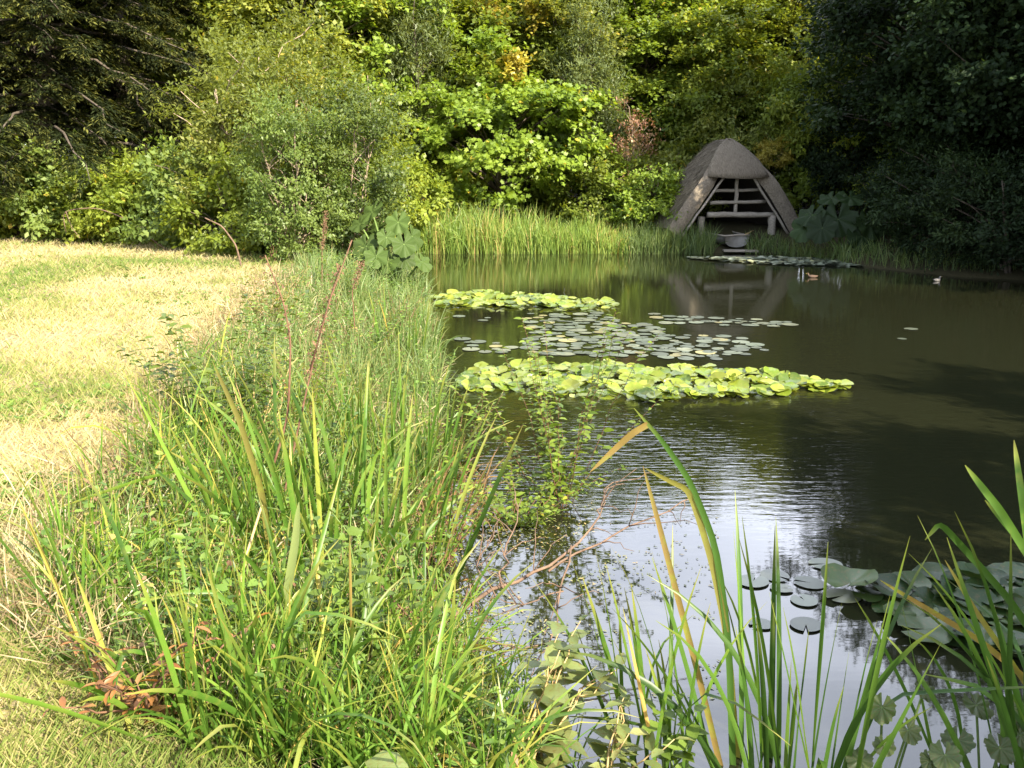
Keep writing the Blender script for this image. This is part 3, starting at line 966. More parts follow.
# loose straws lying down the slopes, in courses
rs_ = np.random.default_rng(15)
NS = 5200
ya_, ja = rs_.uniform(.02, 3.2, NS), rs_.integers(2, npf - 3, NS)
fr_ = rs_.random(NS)
sg = np.where(ja >= npf // 2, 1, -1)
hx = np.array([HIPX(y) for y in ya_]); hz = np.array([HIP(y) for y in ya_])
A_ = np.stack([(po[ja, 0] * (1 - fr_) + po[ja + 1, 0] * fr_) * hx, ya_ + np.array([SET(np.array(z), y) for z, y in zip(po[ja, 1], ya_)]), ((po[ja, 1] * (1 - fr_) + po[ja + 1, 1] * fr_) - .3) * hz + .3], 1)
dn_ = po[ja + 1] - po[ja]
dn_ = unit(np.where((sg > 0)[:, None], dn_, -dn_))
nr_ = np.stack([-dn_[:, 1] * sg * -1 * -1, np.zeros(NS), np.abs(dn_[:, 0])], 1)
nr_[:, 0] = sg * np.abs(dn_[:, 1])
A_ += nr_ * .004
D_ = np.stack([dn_[:, 0], rs_.normal(0, .10, NS), dn_[:, 1]], 1) + nr_ * rs_.uniform(.03, .30, NS)[:, None]
gs = Geo()
stamp(gs, GRASS5, A_, D_, nr_, rs_.uniform(.10, .32, NS), rs_.uniform(.008, .022, NS), rs_.random(NS))
gs.build("straw", M['thatch_straw'], roof)
# cut front edges of the thatch
for side in (-1, 1):
    g = Geo()
    r = []
    idx = range(npf // 2 + 3, npf) if side > 0 else range(npf // 2 - 3, -1, -1)
    idx = [j for j in idx if po[j, 1] < zh + .62]
    fr = [0, .33, .66, 1]
    for j in idx:
        for k, a in enumerate(fr):
            b_ = .07 * math.sin(a * math.pi) + .01 * rngb.normal()
            x = po[j, 0] * (1 - a) + pi_[j, 0] * a
            z = po[j, 1] * (1 - a) + pi_[j, 1] * a
            r.append([x, -.004 - b_ + float(SET(po[j, 1], 0.)), z])
    q = [[a * 4 + k, a * 4 + k + 1, (a + 1) * 4 + k + 1, (a + 1) * 4 + k] for a in range(len(idx) - 1) for k in range(3)]
    g.add(r, [np.array(q)])
    o = g.build("cut_edge", M['thatch_cut'], roof)
# hood over the gable
g = Geo()
nu, nv = 17, 9
pts = []
for lay in (0, 1):
    for v in np.linspace(0, 1, nv):
        for u in np.linspace(-1, 1, nu):
            a = u * math.pi / 2
            ex, ey, ez = 0.92 * math.sin(a), -.30 * math.cos(a) + .06, zh - .03 * math.cos(a * 2)
            ax_, ay_, az_ = .10 * math.sin(a), .72, 2.76
            k = v ** .95
            bul = .09 * max(0, math.sin(v * math.pi)) ** .8
            x, y, z = ax_ + (ex - ax_) * k, ay_ + (ey - ay_) * k, az_ + (ez - az_) * k
            x += bul * math.sin(a) * .9
            y -= bul * math.cos(a) * 1.0
            z += bul * .75
            if lay:
                y += .26 * math.cos(a) * k + .02; x *= 1 - .24 * k; z -= .07 * (1 - k)
            pts.append([x + rngb.normal(0, .006), y, z + rngb.normal(0, .006)])
L = nu * nv
q = [[v * nu + u, v * nu + u + 1, (v + 1) * nu + u + 1, (v + 1) * nu + u] for v in range(nv - 1) for u in range(nu - 1)]
q += [[L + b for b in r[::-1]] for r in list(q)]
e = (nv - 1) * nu
q += [[e + u, e + u + 1, L + e + u + 1, L + e + u] for u in range(nu - 1)]
g.add(pts, [np.array(q)])
g.build("hood", M['thatch'], roof)


def log(name, a, b, r, mat='grey_timber', parent=house, seed=0):
    rng = np.random.default_rng(seed)
    g = Geo()
    tube(g, curve(a, b, 0, 9, rng, .008), r * (1 + rng.normal(0, .05, 9)), 9)
    return g.build(name, M[mat], parent)


def lx(px):
    return (px - 734) * S_


for k, (x0, x1, py, r) in enumerate(((714, 763, 191, .045), (708, 768, 203, .05), (704, 778, 214.6, .075))):
    z = bz(py) - ZB
    log("rail", (lx(x0), .32 - .1 * k, z), (lx(x1), .34 - .1 * k, z + (.02 if k < 2 else -.03)), r, seed=k)
log("post", (lx(736.5), .26, bz(216) - ZB), (lx(737), .26, bz(172) - ZB), .055, seed=5)
log("corner_post", (lx(776), .15, -.5), (lx(775), .15, bz(216) - ZB), .11, seed=6)
log("corner_post", (lx(700), .35, -.5), (lx(702), .35, bz(217) - ZB), .10, seed=7)
for sx in (-1, 1):                              # pole along each inner edge of the opening
    a = pi_[-1] if sx > 0 else pi_[0]
    b_ = pi_[npf // 2 + 5] if sx > 0 else pi_[npf // 2 - 5]
    log("rafter", (a[0] - sx * .045, .02, a[1] - .02), (b_[0] - sx * .045, .02, b_[1] - .04), .035, seed=9 + sx)
# back wall, near-black to put the interior's shade into its colour
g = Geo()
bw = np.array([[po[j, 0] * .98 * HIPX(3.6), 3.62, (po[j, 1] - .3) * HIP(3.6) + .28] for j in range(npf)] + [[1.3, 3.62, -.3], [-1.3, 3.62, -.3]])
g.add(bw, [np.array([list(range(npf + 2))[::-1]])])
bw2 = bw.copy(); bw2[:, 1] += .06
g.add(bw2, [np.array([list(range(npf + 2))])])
g.build("back_wall", M['interior_shade'], house, smooth=False)

# boat under the roof
bt = empty("rowing_boat", (BX - .10, BY - .55, .10), "pale grey dinghy with its blunt end poking out of the boathouse", "boat", rz=.25)
g = Geo()
secs, ring = 9, 9
hull = []
for lay, sc in ((0, 1.0), (1, .9)):
    for i in range(secs):
        s = i / (secs - 1)
        w = .42 * (0.86 + .25 * s - .05 * s * s) * sc if s < .7 else .42 * max(.05, (1.02 - ((s - .7) / .3) ** 2 * .95)) * sc
        for j in range(ring):
            a = math.pi * j / (ring - 1)
            cx_, cz_ = -math.cos(a), -abs(math.sin(a)) ** .55
            hull.append([w * cx_, s * 2.0 + (.03 if lay and i == 0 else 0), .34 + .30 * cz_ * sc + .10 * s * s])
q = []
for lay in (0, 1):
    o_ = lay * secs * ring
    for i in range(secs - 1):
        for j in range(ring - 1):
            f = [o_ + i * ring + j, o_ + i * ring + j + 1, o_ + (i + 1) * ring + j + 1, o_ + (i + 1) * ring + j]
            q.append(f if lay == 0 else f[::-1])
for i in range(secs - 1):
    for j in (0, ring - 1):
        q.append([i * ring + j, (i + 1) * ring + j, secs * ring + (i + 1) * ring + j, secs * ring + i * ring + j])
g.add(hull, [np.array(q), np.array([list(range(ring))])])
hull_o = g.build("hull", M['boat_paint'], bt)
g = Geo()
for sx in (-1, 1):
    tube(g, [[sx * .42 * (.86 + .25 * s - .05 * s * s), s * 2.0, .35 + .10 * s * s] for s in np.linspace(0, .7, 6)], .022, 6)
tube(g, [[-.37, 0, .35], [0, -.01, .37], [.37, 0, .35]], .022, 6)
g.build("gunwale", M['grey_timber'], bt)
for yb in (.5, 1.2):
    bm = bmesh.new()
    bmesh.ops.create_cube(bm, size=1, matrix=Matrix.Translation((0, yb, .27)) @ Matrix.Diagonal((.72, .2, .025, 1)))
    me = bpy.data.meshes.new("seat"); bm.to_mesh(me); bm.free(); me.materials.append(M['grey_timber'])
    link("seat", me, bt)


def board(name, a, b, w, h, mat, label, cat):
    a, b = Vector(a), Vector(b)
    bm = bmesh.new()
    d = b - a
    mt = Matrix.Translation((a + b) / 2) @ d.to_track_quat('X', 'Z').to_matrix().to_4x4() @ Matrix.Diagonal((d.length, w, h, 1))
    bmesh.ops.create_cube(bm, size=1, matrix=mt)
    bmesh.ops.bevel(bm, geom=bm.edges[:], offset=h * .2, segments=2, affect='EDGES')
    me = bpy.data.meshes.new(name); bm.to_mesh(me); bm.free(); me.materials.append(mat)
    return tag(link(name, me), label, cat)


board("landing_plank", (BX - .50, BY - .75, .07), (BX + .42, BY - .8, .065), .28, .05, M['grey_timber'], "weathered plank lying at the water under the pale dinghy", "plank")
g = Geo()
oa, ob = at_y(743, 236, BY - .45), at_y(753, 230.5, BY + .3)
tube(g, [oa, (oa * .4 + ob * .6), ob], [.03, .02, .02], 7)
bl = Geo()
tag(g.build("oar", M['stalk_tan']), "reddish wooden oar sticking out beside the dinghy", "oar")

# ------------------------------------------------------------------ giant lobed leaves
def lobed_leaf_geo(rng, R=.5, lobes=7, cup=.18, teeth=True, deep=.2):
    g = Geo()
    n = lobes * 6
    a = np.linspace(-math.pi * .93, math.pi * .93, n)
    lob = 1 - deep + deep * np.abs(np.cos(a * lobes / 2 * .97)) ** .8
    tooth = 1 + (rng.uniform(-.07, .07, n) if teeth else 0)
    rr = R * lob * tooth * (1 + .12 * np.cos(a))
    rows = []
    for k in (0.03, .35, .7, 1.0):
        ridge = .09 * R * np.cos(a * lobes * .97) * k
        rows.append(np.stack([np.cos(a) * rr * k, np.sin(a) * rr * k, cup * R * (k ** 1.6) * (1.1 - .8 * np.cos(a)) * .5 - .25 * R * k * k * np.maximum(np.cos(a), 0) + ridge], 1))
    V = np.concatenate(rows)
    q = [[k * n + i, k * n + i + 1, (k + 1) * n + i + 1, (k + 1) * n + i] for k in range(3) for i in range(n - 1)]
    g.add(V, [np.array(q)], rng.random(len(V)) * .3 + rng.random() * .6)
    return g


rng = np.random.default_rng(77)
BIG = [lobed_leaf_geo(rng, .5).mesh("leaf", M['gunnera']) for _ in range(4)]


def big_leaf_plant(px, py_base, y, leaves, label, mat=None):
    base = at_y(px, py_base, y)
    base[2] = max(gz(base[0], base[1]), 0.0)
    root = empty("giant_leaf_plant", base, label, "plant")
    for k, (lpx, lpy, dy, R, tilt, az) in enumerate(leaves):
        p = at_y(lpx, lpy, y + dy) - base
        st = Geo()
        tube(st, curve((rng.normal(0, .05), rng.normal(0, .05), -.05), p, .06, 7), np.linspace(.028, .014, 7), 6)
        so = st.build("stalk", M['stalk_green'], root)
        o = link("leaf", BIG[k % 4], root)
        o.location = p
        o.rotation_euler = Matrix.Rotation(az, 3, 'Z').to_quaternion().to_matrix().to_4x4().to_euler()
        o.rotation_euler = (Matrix.Rotation(az, 4, 'Z') @ Matrix.Rotation(tilt, 4, 'Y')).to_euler()
        s = R / .5
        o.scale = (s, s, s)
        if mat:
            o.material_slots[0].link = 'OBJECT'
            o.material_slots[0].material = M[mat]
    return root


fr = -math.pi / 2
big_leaf_plant(395, 266, 16.6, [(398, 222, 0, .23, .9, fr - .2), (386, 237, -.2, .17, 1.1, fr + .3), (372, 212, .2, .28, .6, fr - .9), (404, 258, -.3, .21, .8, fr + .5), (422, 262, -.1, .2, .7, fr + .9),
                                (412, 236, .2, .25, .9, fr + 1.0), (388, 262, -.4, .24, .6, fr - .4), (378, 228, .3, .26, .6, fr - 1.0), (366, 246, -.1, .24, .9, fr - .3), (404, 244, -.35, .22, 1.0, fr + .2), (360, 224, .1, .2, .5, fr - .6), (376, 256, -.5, .22, .8, fr)], "sunlit plant with broad rough round leaves at the pond corner")
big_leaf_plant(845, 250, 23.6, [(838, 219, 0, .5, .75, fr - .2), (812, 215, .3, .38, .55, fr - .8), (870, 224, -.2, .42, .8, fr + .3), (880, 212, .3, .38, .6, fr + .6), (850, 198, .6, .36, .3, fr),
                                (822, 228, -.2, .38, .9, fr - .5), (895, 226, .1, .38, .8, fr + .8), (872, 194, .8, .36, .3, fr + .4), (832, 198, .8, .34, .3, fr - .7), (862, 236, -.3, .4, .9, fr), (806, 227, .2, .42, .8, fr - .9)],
               "huge dark gunnera-like plant with lobed leaves beside the boathouse", 'gunnera_shaded')

# ------------------------------------------------------------------ reed bed on the far shore
N = 4200
rng = np.random.default_rng(91)
px = rng.uniform(408, 632, N)
yb = np.where(px < 632, 25.35, 25.5) + rng.uniform(-.15, 1.5, N) ** 1.1 * 1.0
yb = np.nan_to_num(yb, nan=25.3)
xb = (px - 512) / F * yb
hh = (1.02 + .55 * (vnoise(xb * 1.4, yb * 2, 4) - .4)) * rng.uniform(.45, 1.1, N) * (1.12 - .5 * (px - 408) / 224)
g = Geo()
blades(g, np.stack([xb, yb, np.maximum(ground_z(xb, yb), -.05)], 1), rng.uniform(0, 6.28, N), np.abs(rng.normal(0, .16, N)), hh * 1.05, rng.uniform(.012, .022, N), rng.exponential(.4, N), np.clip(.25 + .5 * vnoise(xb * 2.5, yb, 6) + rng.normal(0, .25, N), 0, 1), 5, rng.uniform(0, 3, N), kink=rng.uniform(.5, 1.8, N) * (rng.random(N) < .1), kink_at=rng.uniform(.5, .9, N))
tag(g.build("reed_bed", M['reed_far']), "sunlit bed of pale green reeds along the far shore", "reeds", kind='stuff')
# dim sedge in front of the boathouse and under the shaded bushes
N = 2600
px = np.concatenate([rng.uniform(625, 712, N // 2), rng.uniform(745, 845, N // 4), rng.uniform(845, 1040, N // 4)])
yb = np.where(px < 845, 25.25 - np.maximum(px - 770, 0) * .035, np.interp(px, [845, 900, 960, 1040], [22.5, 21.25, 20.3, 19.7])) + rng.uniform(-.05, .9, N)
xb = (px - 512) / F * yb
hh = rng.uniform(.3, .75, N) * np.where(px < 712, 1.15, .8)
g = Geo()
blades(g, np.stack([xb, yb, np.maximum(ground_z(xb, yb), -.03)], 1), rng.uniform(0, 6.28, N), np.abs(rng.normal(0, .2, N)), hh, rng.uniform(.012, .02, N), rng.exponential(.5, N), rng.random(N) * .8, 4, rng.uniform(0, 3, N))
tag(g.build("shore_sedge", M['bank_grass']), "dim sedge fringing the water in front of the boathouse", "sedge", kind='stuff')

# ------------------------------------------------------------------ bank: fine grass and herbs
rng = np.random.default_rng(101)


def bank_points(n, y0, y1, dmin, dmax, power=1.0):
    out = np.zeros((0, 2))
    while len(out) < n:
        y = np.exp(rng.uniform(math.log(y0), math.log(y1), n * 4))
        x = rng.uniform(-5.5, .6, n * 4)
        d = pond_dist(x, y)
        k = (d > dmin) & (d < dmax * np.minimum(1, .62 + .035 * y) + .7 * (fbm(x * 1.1, y * 1.1, 55) - .5)) & (x > -y * .5 - 1.5)
        out = np.concatenate([out, np.stack([x[k], y[k]], 1)])
    out = out[~((out[:, 1] < 3.25) & (out[:, 0] > .02))]
    return out[rng.permutation(len(out))[:n]] if len(out) >= n else np.concatenate([out, out[:n - len(out)] + .01])


N = 21000
b2 = bank_points(N, 2.9, 21, -.12, 2.0)
kp = rng.random(N) < .35 + .65 * sstep(5, 9, b2[:, 1])
b2 = b2[kp]
N = len(b2)
zb = ground_z(b2[:, 0], b2[:, 1])
far = sstep(6, 11, b2[:, 1])
hh = rng.uniform(.15, .5, N) * (1 + .15 * far) * (.6 + .9 * vnoise(b2[:, 0] * 1.5, b2[:, 1] * 1.5, 8)) * (1 - .5 * sstep(1.1, 2.0, pond_dist(b2[:, 0], b2[:, 1])))
g = Geo()
blades(g, np.column_stack([b2, zb - .01]), rng.uniform(0, 6.28, N), np.abs(rng.normal(.1, .25, N)), hh, .0035 + .0007 * b2[:, 1], rng.exponential(.7, N),
       np.clip(rng.random(N) * .9 + .15 * (rng.random(N) < .1), 0, 1), 4, rng.uniform(0, 3, N))
tag(g.build("bank_grass", M['bank_grass']), "fine tangled grass covering the pond bank", "grass", kind='stuff')

N = 2100
b2 = bank_points(N, 3.0, 17, .0, 1.75)
zb = ground_z(b2[:, 0], b2[:, 1])
per = 13
hh = rng.uniform(.12, .55, N) * (.5 + .9 * fbm(b2[:, 0], b2[:, 1], 66))
li = np.repeat(np.arange(N), per)
n = N * per
u = np.tile(np.linspace(.15, 1, per), N)
az = rng.uniform(0, 6.28, N)
lean = rng.uniform(0, .6, N)
pos = np.column_stack([b2, zb])[li]
pos[:, 0] += np.cos(az[li]) * lean[li] * hh[li] * u
pos[:, 1] += np.sin(az[li]) * lean[li] * hh[li] * u
pos[:, 2] += hh[li] * u
la = rng.uniform(0, 6.28, n)
ld = np.stack([np.cos(la), np.sin(la), rng.uniform(-.2, .5, n)], 1)
sz = rng.uniform(.02, .06, n)
g = Geo()
stamp(g, LEAF8, pos, ld, np.array([0, 0, 1.]) + rng.normal(0, .4, (n, 3)), sz, sz * rng.uniform(.3, .75, n), np.clip(.6 * rng.random(N)[li] + .4 * rng.random(n), 0, 1))
tag(g.build("bank_undergrowth", M['herb']), "small leafy weeds mixed through the bank grass", "weeds", kind='stuff')

N = 6500
b2 = bank_points(N, 2.7, 7.5, -.15, 1.9)
zb = ground_z(b2[:, 0], b2[:, 1])
pn = vnoise(b2[:, 0] * 2.2, b2[:, 1] * 2.2, 19)
k = pn > .3
b2, zb, pn = b2[k], zb[k], pn[k]
N = len(b2)
g = Geo()
blades(g, np.column_stack([b2, zb - .02]), rng.uniform(0, 6.28, N), np.abs(rng.normal(.2, .32, N)), rng.uniform(.25, .75, N) * (.55 + .6 * pn), rng.uniform(.005, .014, N), rng.exponential(.8, N), rng.random(N), 6, rng.uniform(0, 3, N),
       kink=rng.uniform(.4, 2.0, N) * (rng.random(N) < .15), kink_at=rng.uniform(.4, .8, N))
tag(g.build("bank_sedge", M['blade']), "tangle of narrow green sedge blades on the near bank", "sedge", kind='stuff')
N = 420
b2 = bank_points(N, 2.8, 6.5, .1, 2.0)
g = Geo()
a = rng.uniform(0, 6.28, N)
stamp(g, LEAF8, np.column_stack([b2, ground_z(b2[:, 0], b2[:, 1]) + rng.uniform(.03, .32, N)]), np.stack([np.cos(a), np.sin(a), rng.uniform(-1.2, .2, N)], 1), rand_unit(rng, N), rng.uniform(.02, .06, N), rng.uniform(.01, .03, N), rng.random(N))
tag(g.build("dead_leaves", M['seed_brown']), "curled brown dead leaves caught in the bank tangle", "dead leaves", kind='stuff')
N = 2600
yw = np.exp(rng.uniform(math.log(2.8), math.log(19), N)); xw = -yw * rng.uniform(.1, .62, N) - .6
k = (pond_dist(xw, yw) > 1.5) & (vnoise(xw * .9, yw * .9, 77) > .45)
xw, yw = xw[k], yw[k]
per = 6
li = np.repeat(np.arange(len(xw)), per); n = len(li)
a = np.tile(np.arange(per) * 1.05, len(xw)) + rng.normal(0, .3, n)
g = Geo()
stamp(g, LEAF8, np.column_stack([xw, yw, ground_z(xw, yw) + .012])[li], np.stack([np.cos(a), np.sin(a), rng.uniform(.1, .7, n)], 1), np.tile([0, 0, 1.], (n, 1)), rng.uniform(.03, .09, n), rng.uniform(.015, .035, n), rng.random(n) * .85)
tag(g.build("meadow_weeds", M['herb']), "flat leafy weeds dotted through the mown meadow", "weeds", kind='stuff')
N = 9000
b2 = bank_points(N, 2.9, 14, -.1, 2.3)
zb = ground_z(b2[:, 0], b2[:, 1])
g = Geo()
blades(g, np.column_stack([b2, zb + rng.uniform(0, .12, N)]), rng.uniform(0, 6.28, N), rng.uniform(.2, 1.5, N), rng.uniform(.08, .38, N), .0028 + .0007 * b2[:, 1], rng.normal(0, .8, N), rng.random(N), 4, rng.uniform(0, 3, N))
tag(g.build("dead_grass", M['straw']), "bleached dead grass stalks lying through the bank", "dead grass", kind='stuff')

# ------------------------------------------------------------------ reed clumps near the camera: every blade a part
def reed_clump(base, n, spread, h0, h1, width, label, mat='blade', lean=.25, droop=.6, kinks=.12, lean_az=None, group=None, seed=0, name="reed_clump"):
    rng = np.random.default_rng(seed)
    base = np.array([base[0], base[1], max(gz(base[0], base[1]), -.15)])
    root = empty(name, base, label, "reeds", group)
    for i in range(n):
        a = rng.uniform(0, 6.28)
        r = spread * math.sqrt(rng.random())
        p = np.array([[math.cos(a) * r, math.sin(a) * r, 0]])
        gzv = gz(base[0] + p[0, 0], base[1] + p[0, 1])
        p[0, 2] = max(gzv, -.2) - base[2] - .02
        g = Geo()
        la = a + rng.normal(0, .7) if lean_az is None or rng.random() < .45 else lean_az + rng.normal(0, .5)
        le = abs(rng.normal(0, lean)) + .03
        k = rng.random() < kinks
        blades(g, p, la, le, rng.uniform(h0, h1), width * rng.uniform(.7, 1.2), rng.exponential(droop) * .7, rng.random(), 9, rng.uniform(-1.2, 1.2) + rng.choice([0, 1.5]),
               kink=rng.uniform(.8, 1.9) if k else 0., kink_at=rng.uniform(.45, .85), vfold=True)
        g.build("blade", M[mat], root)
    return root


reed_clump(at_z(335, 560, .3), 98, .56, .55, 1.30, .026, "dense tall clump of bright green reeds, biggest on the meadow side of the pond", seed=1, lean=.22, droop=.6, kinks=.12)
reed_clump(at_z(395, 480, .2), 64, .40, .5, 1.15, .024, "upright bright green reeds at the water edge behind the dense clump", seed=2, lean=.12, droop=.3)
reed_clump(at_z(215, 680, .5), 56, .42, .4, 1.0, .021, "sprawling low reeds with arching blades next to the rusty dock leaves", seed=3, lean=.45, droop=.8)
reed_clump(at_z(345, 705, .4), 64, .40, .4, 1.0, .022, "tangled reeds with bent blades behind the single broad leaf", seed=4, lean=.4, droop=.8, kinks=.3)
reed_clump(at_z(408, 365, .2), 26, .3, .55, 1.0, .024, "small group of dark-tipped reeds standing by the water before the fine grass", seed=6, lean=.12, droop=.3)
reed_clump(at_z(425, 640, .15), 16, .18, .45, .95, .022, "few arching reeds dipping towards the fallen branch", seed=8, lean=.3, droop=1.1)
reed_clump(at_z(655, 775, .0), 24, .14, .7, 1.25, .022, "slim reeds rising from the water beside the nettle", seed=5, lean=.16, droop=.3, lean_az=2.8)
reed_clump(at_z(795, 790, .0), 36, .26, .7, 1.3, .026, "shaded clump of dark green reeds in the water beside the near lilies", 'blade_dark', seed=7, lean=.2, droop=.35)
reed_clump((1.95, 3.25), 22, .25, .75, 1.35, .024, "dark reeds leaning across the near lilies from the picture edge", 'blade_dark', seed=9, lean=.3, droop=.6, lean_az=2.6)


def path_blade(pts, width, rnd, mat, parent, label=None, name="blade"):
    """one blade laid along a path of (px, py, depth) points"""
    P = np.array([at_y(a, b, c) for a, b, c in pts])
    s0 = np.linspace(0, 1, len(P))
    s = np.linspace(0, 1, 22)
    Q = np.stack([np.interp(s, s0, P[:, c]) for c in range(3)], 1)
    for _ in range(1):
        Q[1:-1] = .25 * Q[:-2] + .5 * Q[1:-1] + .25 * Q[2:]
    d = unit(np.gradient(Q, axis=0))
    sd = unit(np.cross(d, np.array([.25, 1., .15])))
    w = width * .5 * (1 - s ** 5) ** .7
    w = np.maximum(w, width * .04)
    dn = np.cross(d, sd)
    V = np.stack([Q + sd * w[:, None] + dn * (w * .3)[:, None], Q, Q - sd * w[:, None] + dn * (w * .3)[:, None]], 1).reshape(-1, 3)
    loc = np.array(parent.location)
    g = Geo()
    q = [[i * 3 + j, i * 3 + j + 1, (i + 1) * 3 + j + 1, (i + 1) * 3 + j] for i in range(21) for j in (0, 1)]
    g.add(V - loc, [np.array(q)], rnd, np.repeat(s, 3))
    o = g.build(name, M[mat], parent)
    if label:
        o["label"] = label
    return o


bent = empty("reed_clump", at_y(730, 775, 3.35), "pair of yellowing bent reed blades standing alone against the water", "reeds")
path_blade([(738, 770, 3.35), (728, 640, 3.4), (712, 560, 3.45), (690, 490, 3.5), (668, 480, 3.5), (645, 468, 3.5)], .026, .2, 'blade_yellow', bent, "yellow-brown blade snapped over at its top")
path_blade([(722, 772, 3.3), (700, 680, 3.35), (676, 590, 3.4), (658, 520, 3.45), (643, 466, 3.5)], .024, .9, 'blade_yellow', bent, "straight orange-yellow blade")
path_blade([(733, 772, 3.3), (729, 640, 3.4), (716, 545, 3.45), (690, 480, 3.5), (662, 440, 3.55), (634, 408, 3.6)], .026, .3, 'blade_dark', bent)
path_blade([(648, 424, 3.575), (634, 432, 3.58), (618, 446, 3.6), (590, 472, 3.6)], .026, .9, 'blade_yellow', bent, "short drooping brown blade end")
edge_c = empty("reed_clump", at_y(1060, 740, 3.6), "long olive and brown blades slanting over the near lilies", "reeds")
path_blade([(1040, 690, 3.5), (980, 640, 3.55), (930, 610, 3.6), (880, 580, 3.65)], .026, .9, 'blade_yellow', edge_c, "brown dying blade")
path_blade([(1050, 720, 3.5), (1010, 660, 3.5), (975, 610, 3.55), (945, 560, 3.6)], .022, .4, 'blade_yellow', edge_c)
path_blade([(1050, 660, 3.4), (1010, 600, 3.45), (970, 555, 3.5), (940, 522, 3.5), (925, 540, 3.5)], .028, .2, 'blade_dark', edge_c)
path_blade([(1050, 590, 3.3), (1000, 510, 3.35), (965, 465, 3.4)], .030, .8, 'blade_dark', edge_c)
path_blade([(1060, 620, 3.3), (1020, 540, 3.35), (985, 500, 3.4)], .026, .5, 'blade_dark', edge_c)
path_blade([(1035, 600, 3.3), (1022, 500, 3.35), (1014, 440, 3.4)], .026, .3, 'blade', edge_c)
yb_c = empty("reed_clump", at_y(265, 540, 4.4), "lone long yellow blade leaning out of the bright green reeds", "reeds")
path_blade([(272, 560, 4.4), (262, 490, 4.45), (240, 420, 4.5), (212, 360, 4.6)], .036, .3, 'blade_yellow', yb_c)
path_blade([(290, 540, 4.4), (276, 480, 4.45), (262, 440, 4.5), (240, 400, 4.6)], .026, .5, 'blade', yb_c)
pale = empty("reed_clump", at_y(280, 640, 3.5), "single pale broad blade standing upright before the reeds", "reeds")
path_blade([(278, 660, 3.5), (288, 590, 3.5), (296, 540, 3.5), (299, 502, 3.5)], .036, .8, 'bank_grass', pale)
path_blade([(300, 640, 3.5), (276, 590, 3.5), (250, 560, 3.5), (206, 526, 3.5)], .024, .5, 'blade', pale)


# ------------------------------------------------------------------ leafy plants
def leafy_plant(name, base, stems, per, h, spread, leaf, lw, mat, stem_mat, label, cat, seed, droop=.2, tpl=LEAF8, up=.9, stem_r=.006, dense_top=1.0, lean_az=None):
    rng = np.random.default_rng(seed)
    b = np.array([base[0], base[1], max(gz(base[0], base[1]), -.1)])
    root = empty(name, b, label, cat)
    fo, st = Geo(), Geo()
    for s in range(stems):
        a = rng.uniform(0, 6.28) if lean_az is None else lean_az + rng.normal(0, .5)
        hh = h * rng.uniform(.6, 1.1)
        tip = np.array([math.cos(a) * spread * rng.uniform(.3, 1.1), math.sin(a) * spread * rng.uniform(.3, 1.1), hh])
        path = curve((rng.normal(0, .03), rng.normal(0, .03), -.03), tip, droop * hh * .5, 9, rng, .012)
        tube(st, path, np.linspace(stem_r, stem_r * .3, 9) * (.55 if stems > 15 else 1), 5)
        u = np.linspace(.12, 1, per) ** dense_top
        p = np.stack([np.interp(u, np.linspace(0, 1, 9), path[:, c]) for c in range(3)], 1)
        la = np.arange(per) * 2.4 + rng.uniform(0, 6)
        ld = np.stack([np.cos(la), np.sin(la), rng.uniform(-.2, .45, per)], 1)
        sz = leaf * rng.uniform(.6, 1.2, per) * (1.1 - .45 * u)
        stamp(fo, tpl, p, ld, np.array([0, 0, up]) + rng.normal(0, .3, (per, 3)), sz, sz * lw, np.clip(rng.random(per) * .75 + .25 * rng.random(), 0, 1))
    fo.build("foliage", M[mat], root)
    st.build("stem", M[stem_mat], root)
    return root


leafy_plant("sapling", at_z(222, 430, .6), 22, 30, 1.0, .6, .10, .52, 'sapling_leaf', 'stalk_green', "bushy sapling with dark oval leaves standing in the dry meadow edge", "plant", 201)
leafy_plant("willow_sapling", at_z(560, 505, 0), 20, 44, 1.35, .75, .085, .5, 'sycamore', 'stalk_red', "twiggy willow sapling with small bright leaves growing out of the water", "plant", 202)
leafy_plant("willow_sapling", at_z(520, 520, 0), 30, 36, .5, .85, .07, .5, 'sycamore', 'stalk_red', "low reddish-twigged willow regrowth spreading over the water", "plant", 203)
leafy_plant("broadleaf_weed", at_z(520, 790, .0), 9, 9, .55, .42, .17, .62, 'herb_pale', 'stalk_tan', "pale mottled broad-leaved weed overhanging the water beside the fallen branch", "plant", 204, lean_az=.6)
leafy_plant("broadleaf_weed", at_z(590, 800, .0), 7, 8, .42, .3, .13, .6, 'herb_pale', 'stalk_tan', "lower pale broad-leaved weed right before the slim reeds", "plant", 231, lean_az=.4)
leafy_plant("broadleaf_weed", at_z(480, 800, .1), 12, 12, .4, .3, .08, .6, 'herb', 'stalk_green', "small-leaved weed crowding the bank edge before the pale broad-leaved weed", "plant", 232)
leafy_plant("willowherb", at_z(455, 640, .1), 12, 20, .45, .35, .06, .4, 'herb', 'stalk_red', "willowherb clump overhanging the bank end of the fallen branch", "plant", 233)
leafy_plant("willowherb", at_z(440, 545, .1), 14, 22, .5, .35, .06, .4, 'sycamore', 'stalk_red', "yellow-green willowherb next to the rust-coloured dead sedge", "plant", 234)
leafy_plant("nettle", at_z(668, 790, .0), 3, 12, .62, .10, .12, .65, 'nettle', 'stalk_green', "bright green nettle with toothed leaves among the slim reeds", "plant", 205)
leafy_plant("bindweed", at_z(380, 690, .2), 13, 14, .75, .28, .085, .8, 'nettle', 'stalk_green', "fresh green bindweed climbing the reeds near the bank edge", "plant", 206)
leafy_plant("broadleaf_weed", at_z(360, 800, .4), 2, 2, .2, .1, .24, .6, 'herb_pale', 'stalk_green', "single broad oval leaf low down before the tangled reeds", "plant", 207)
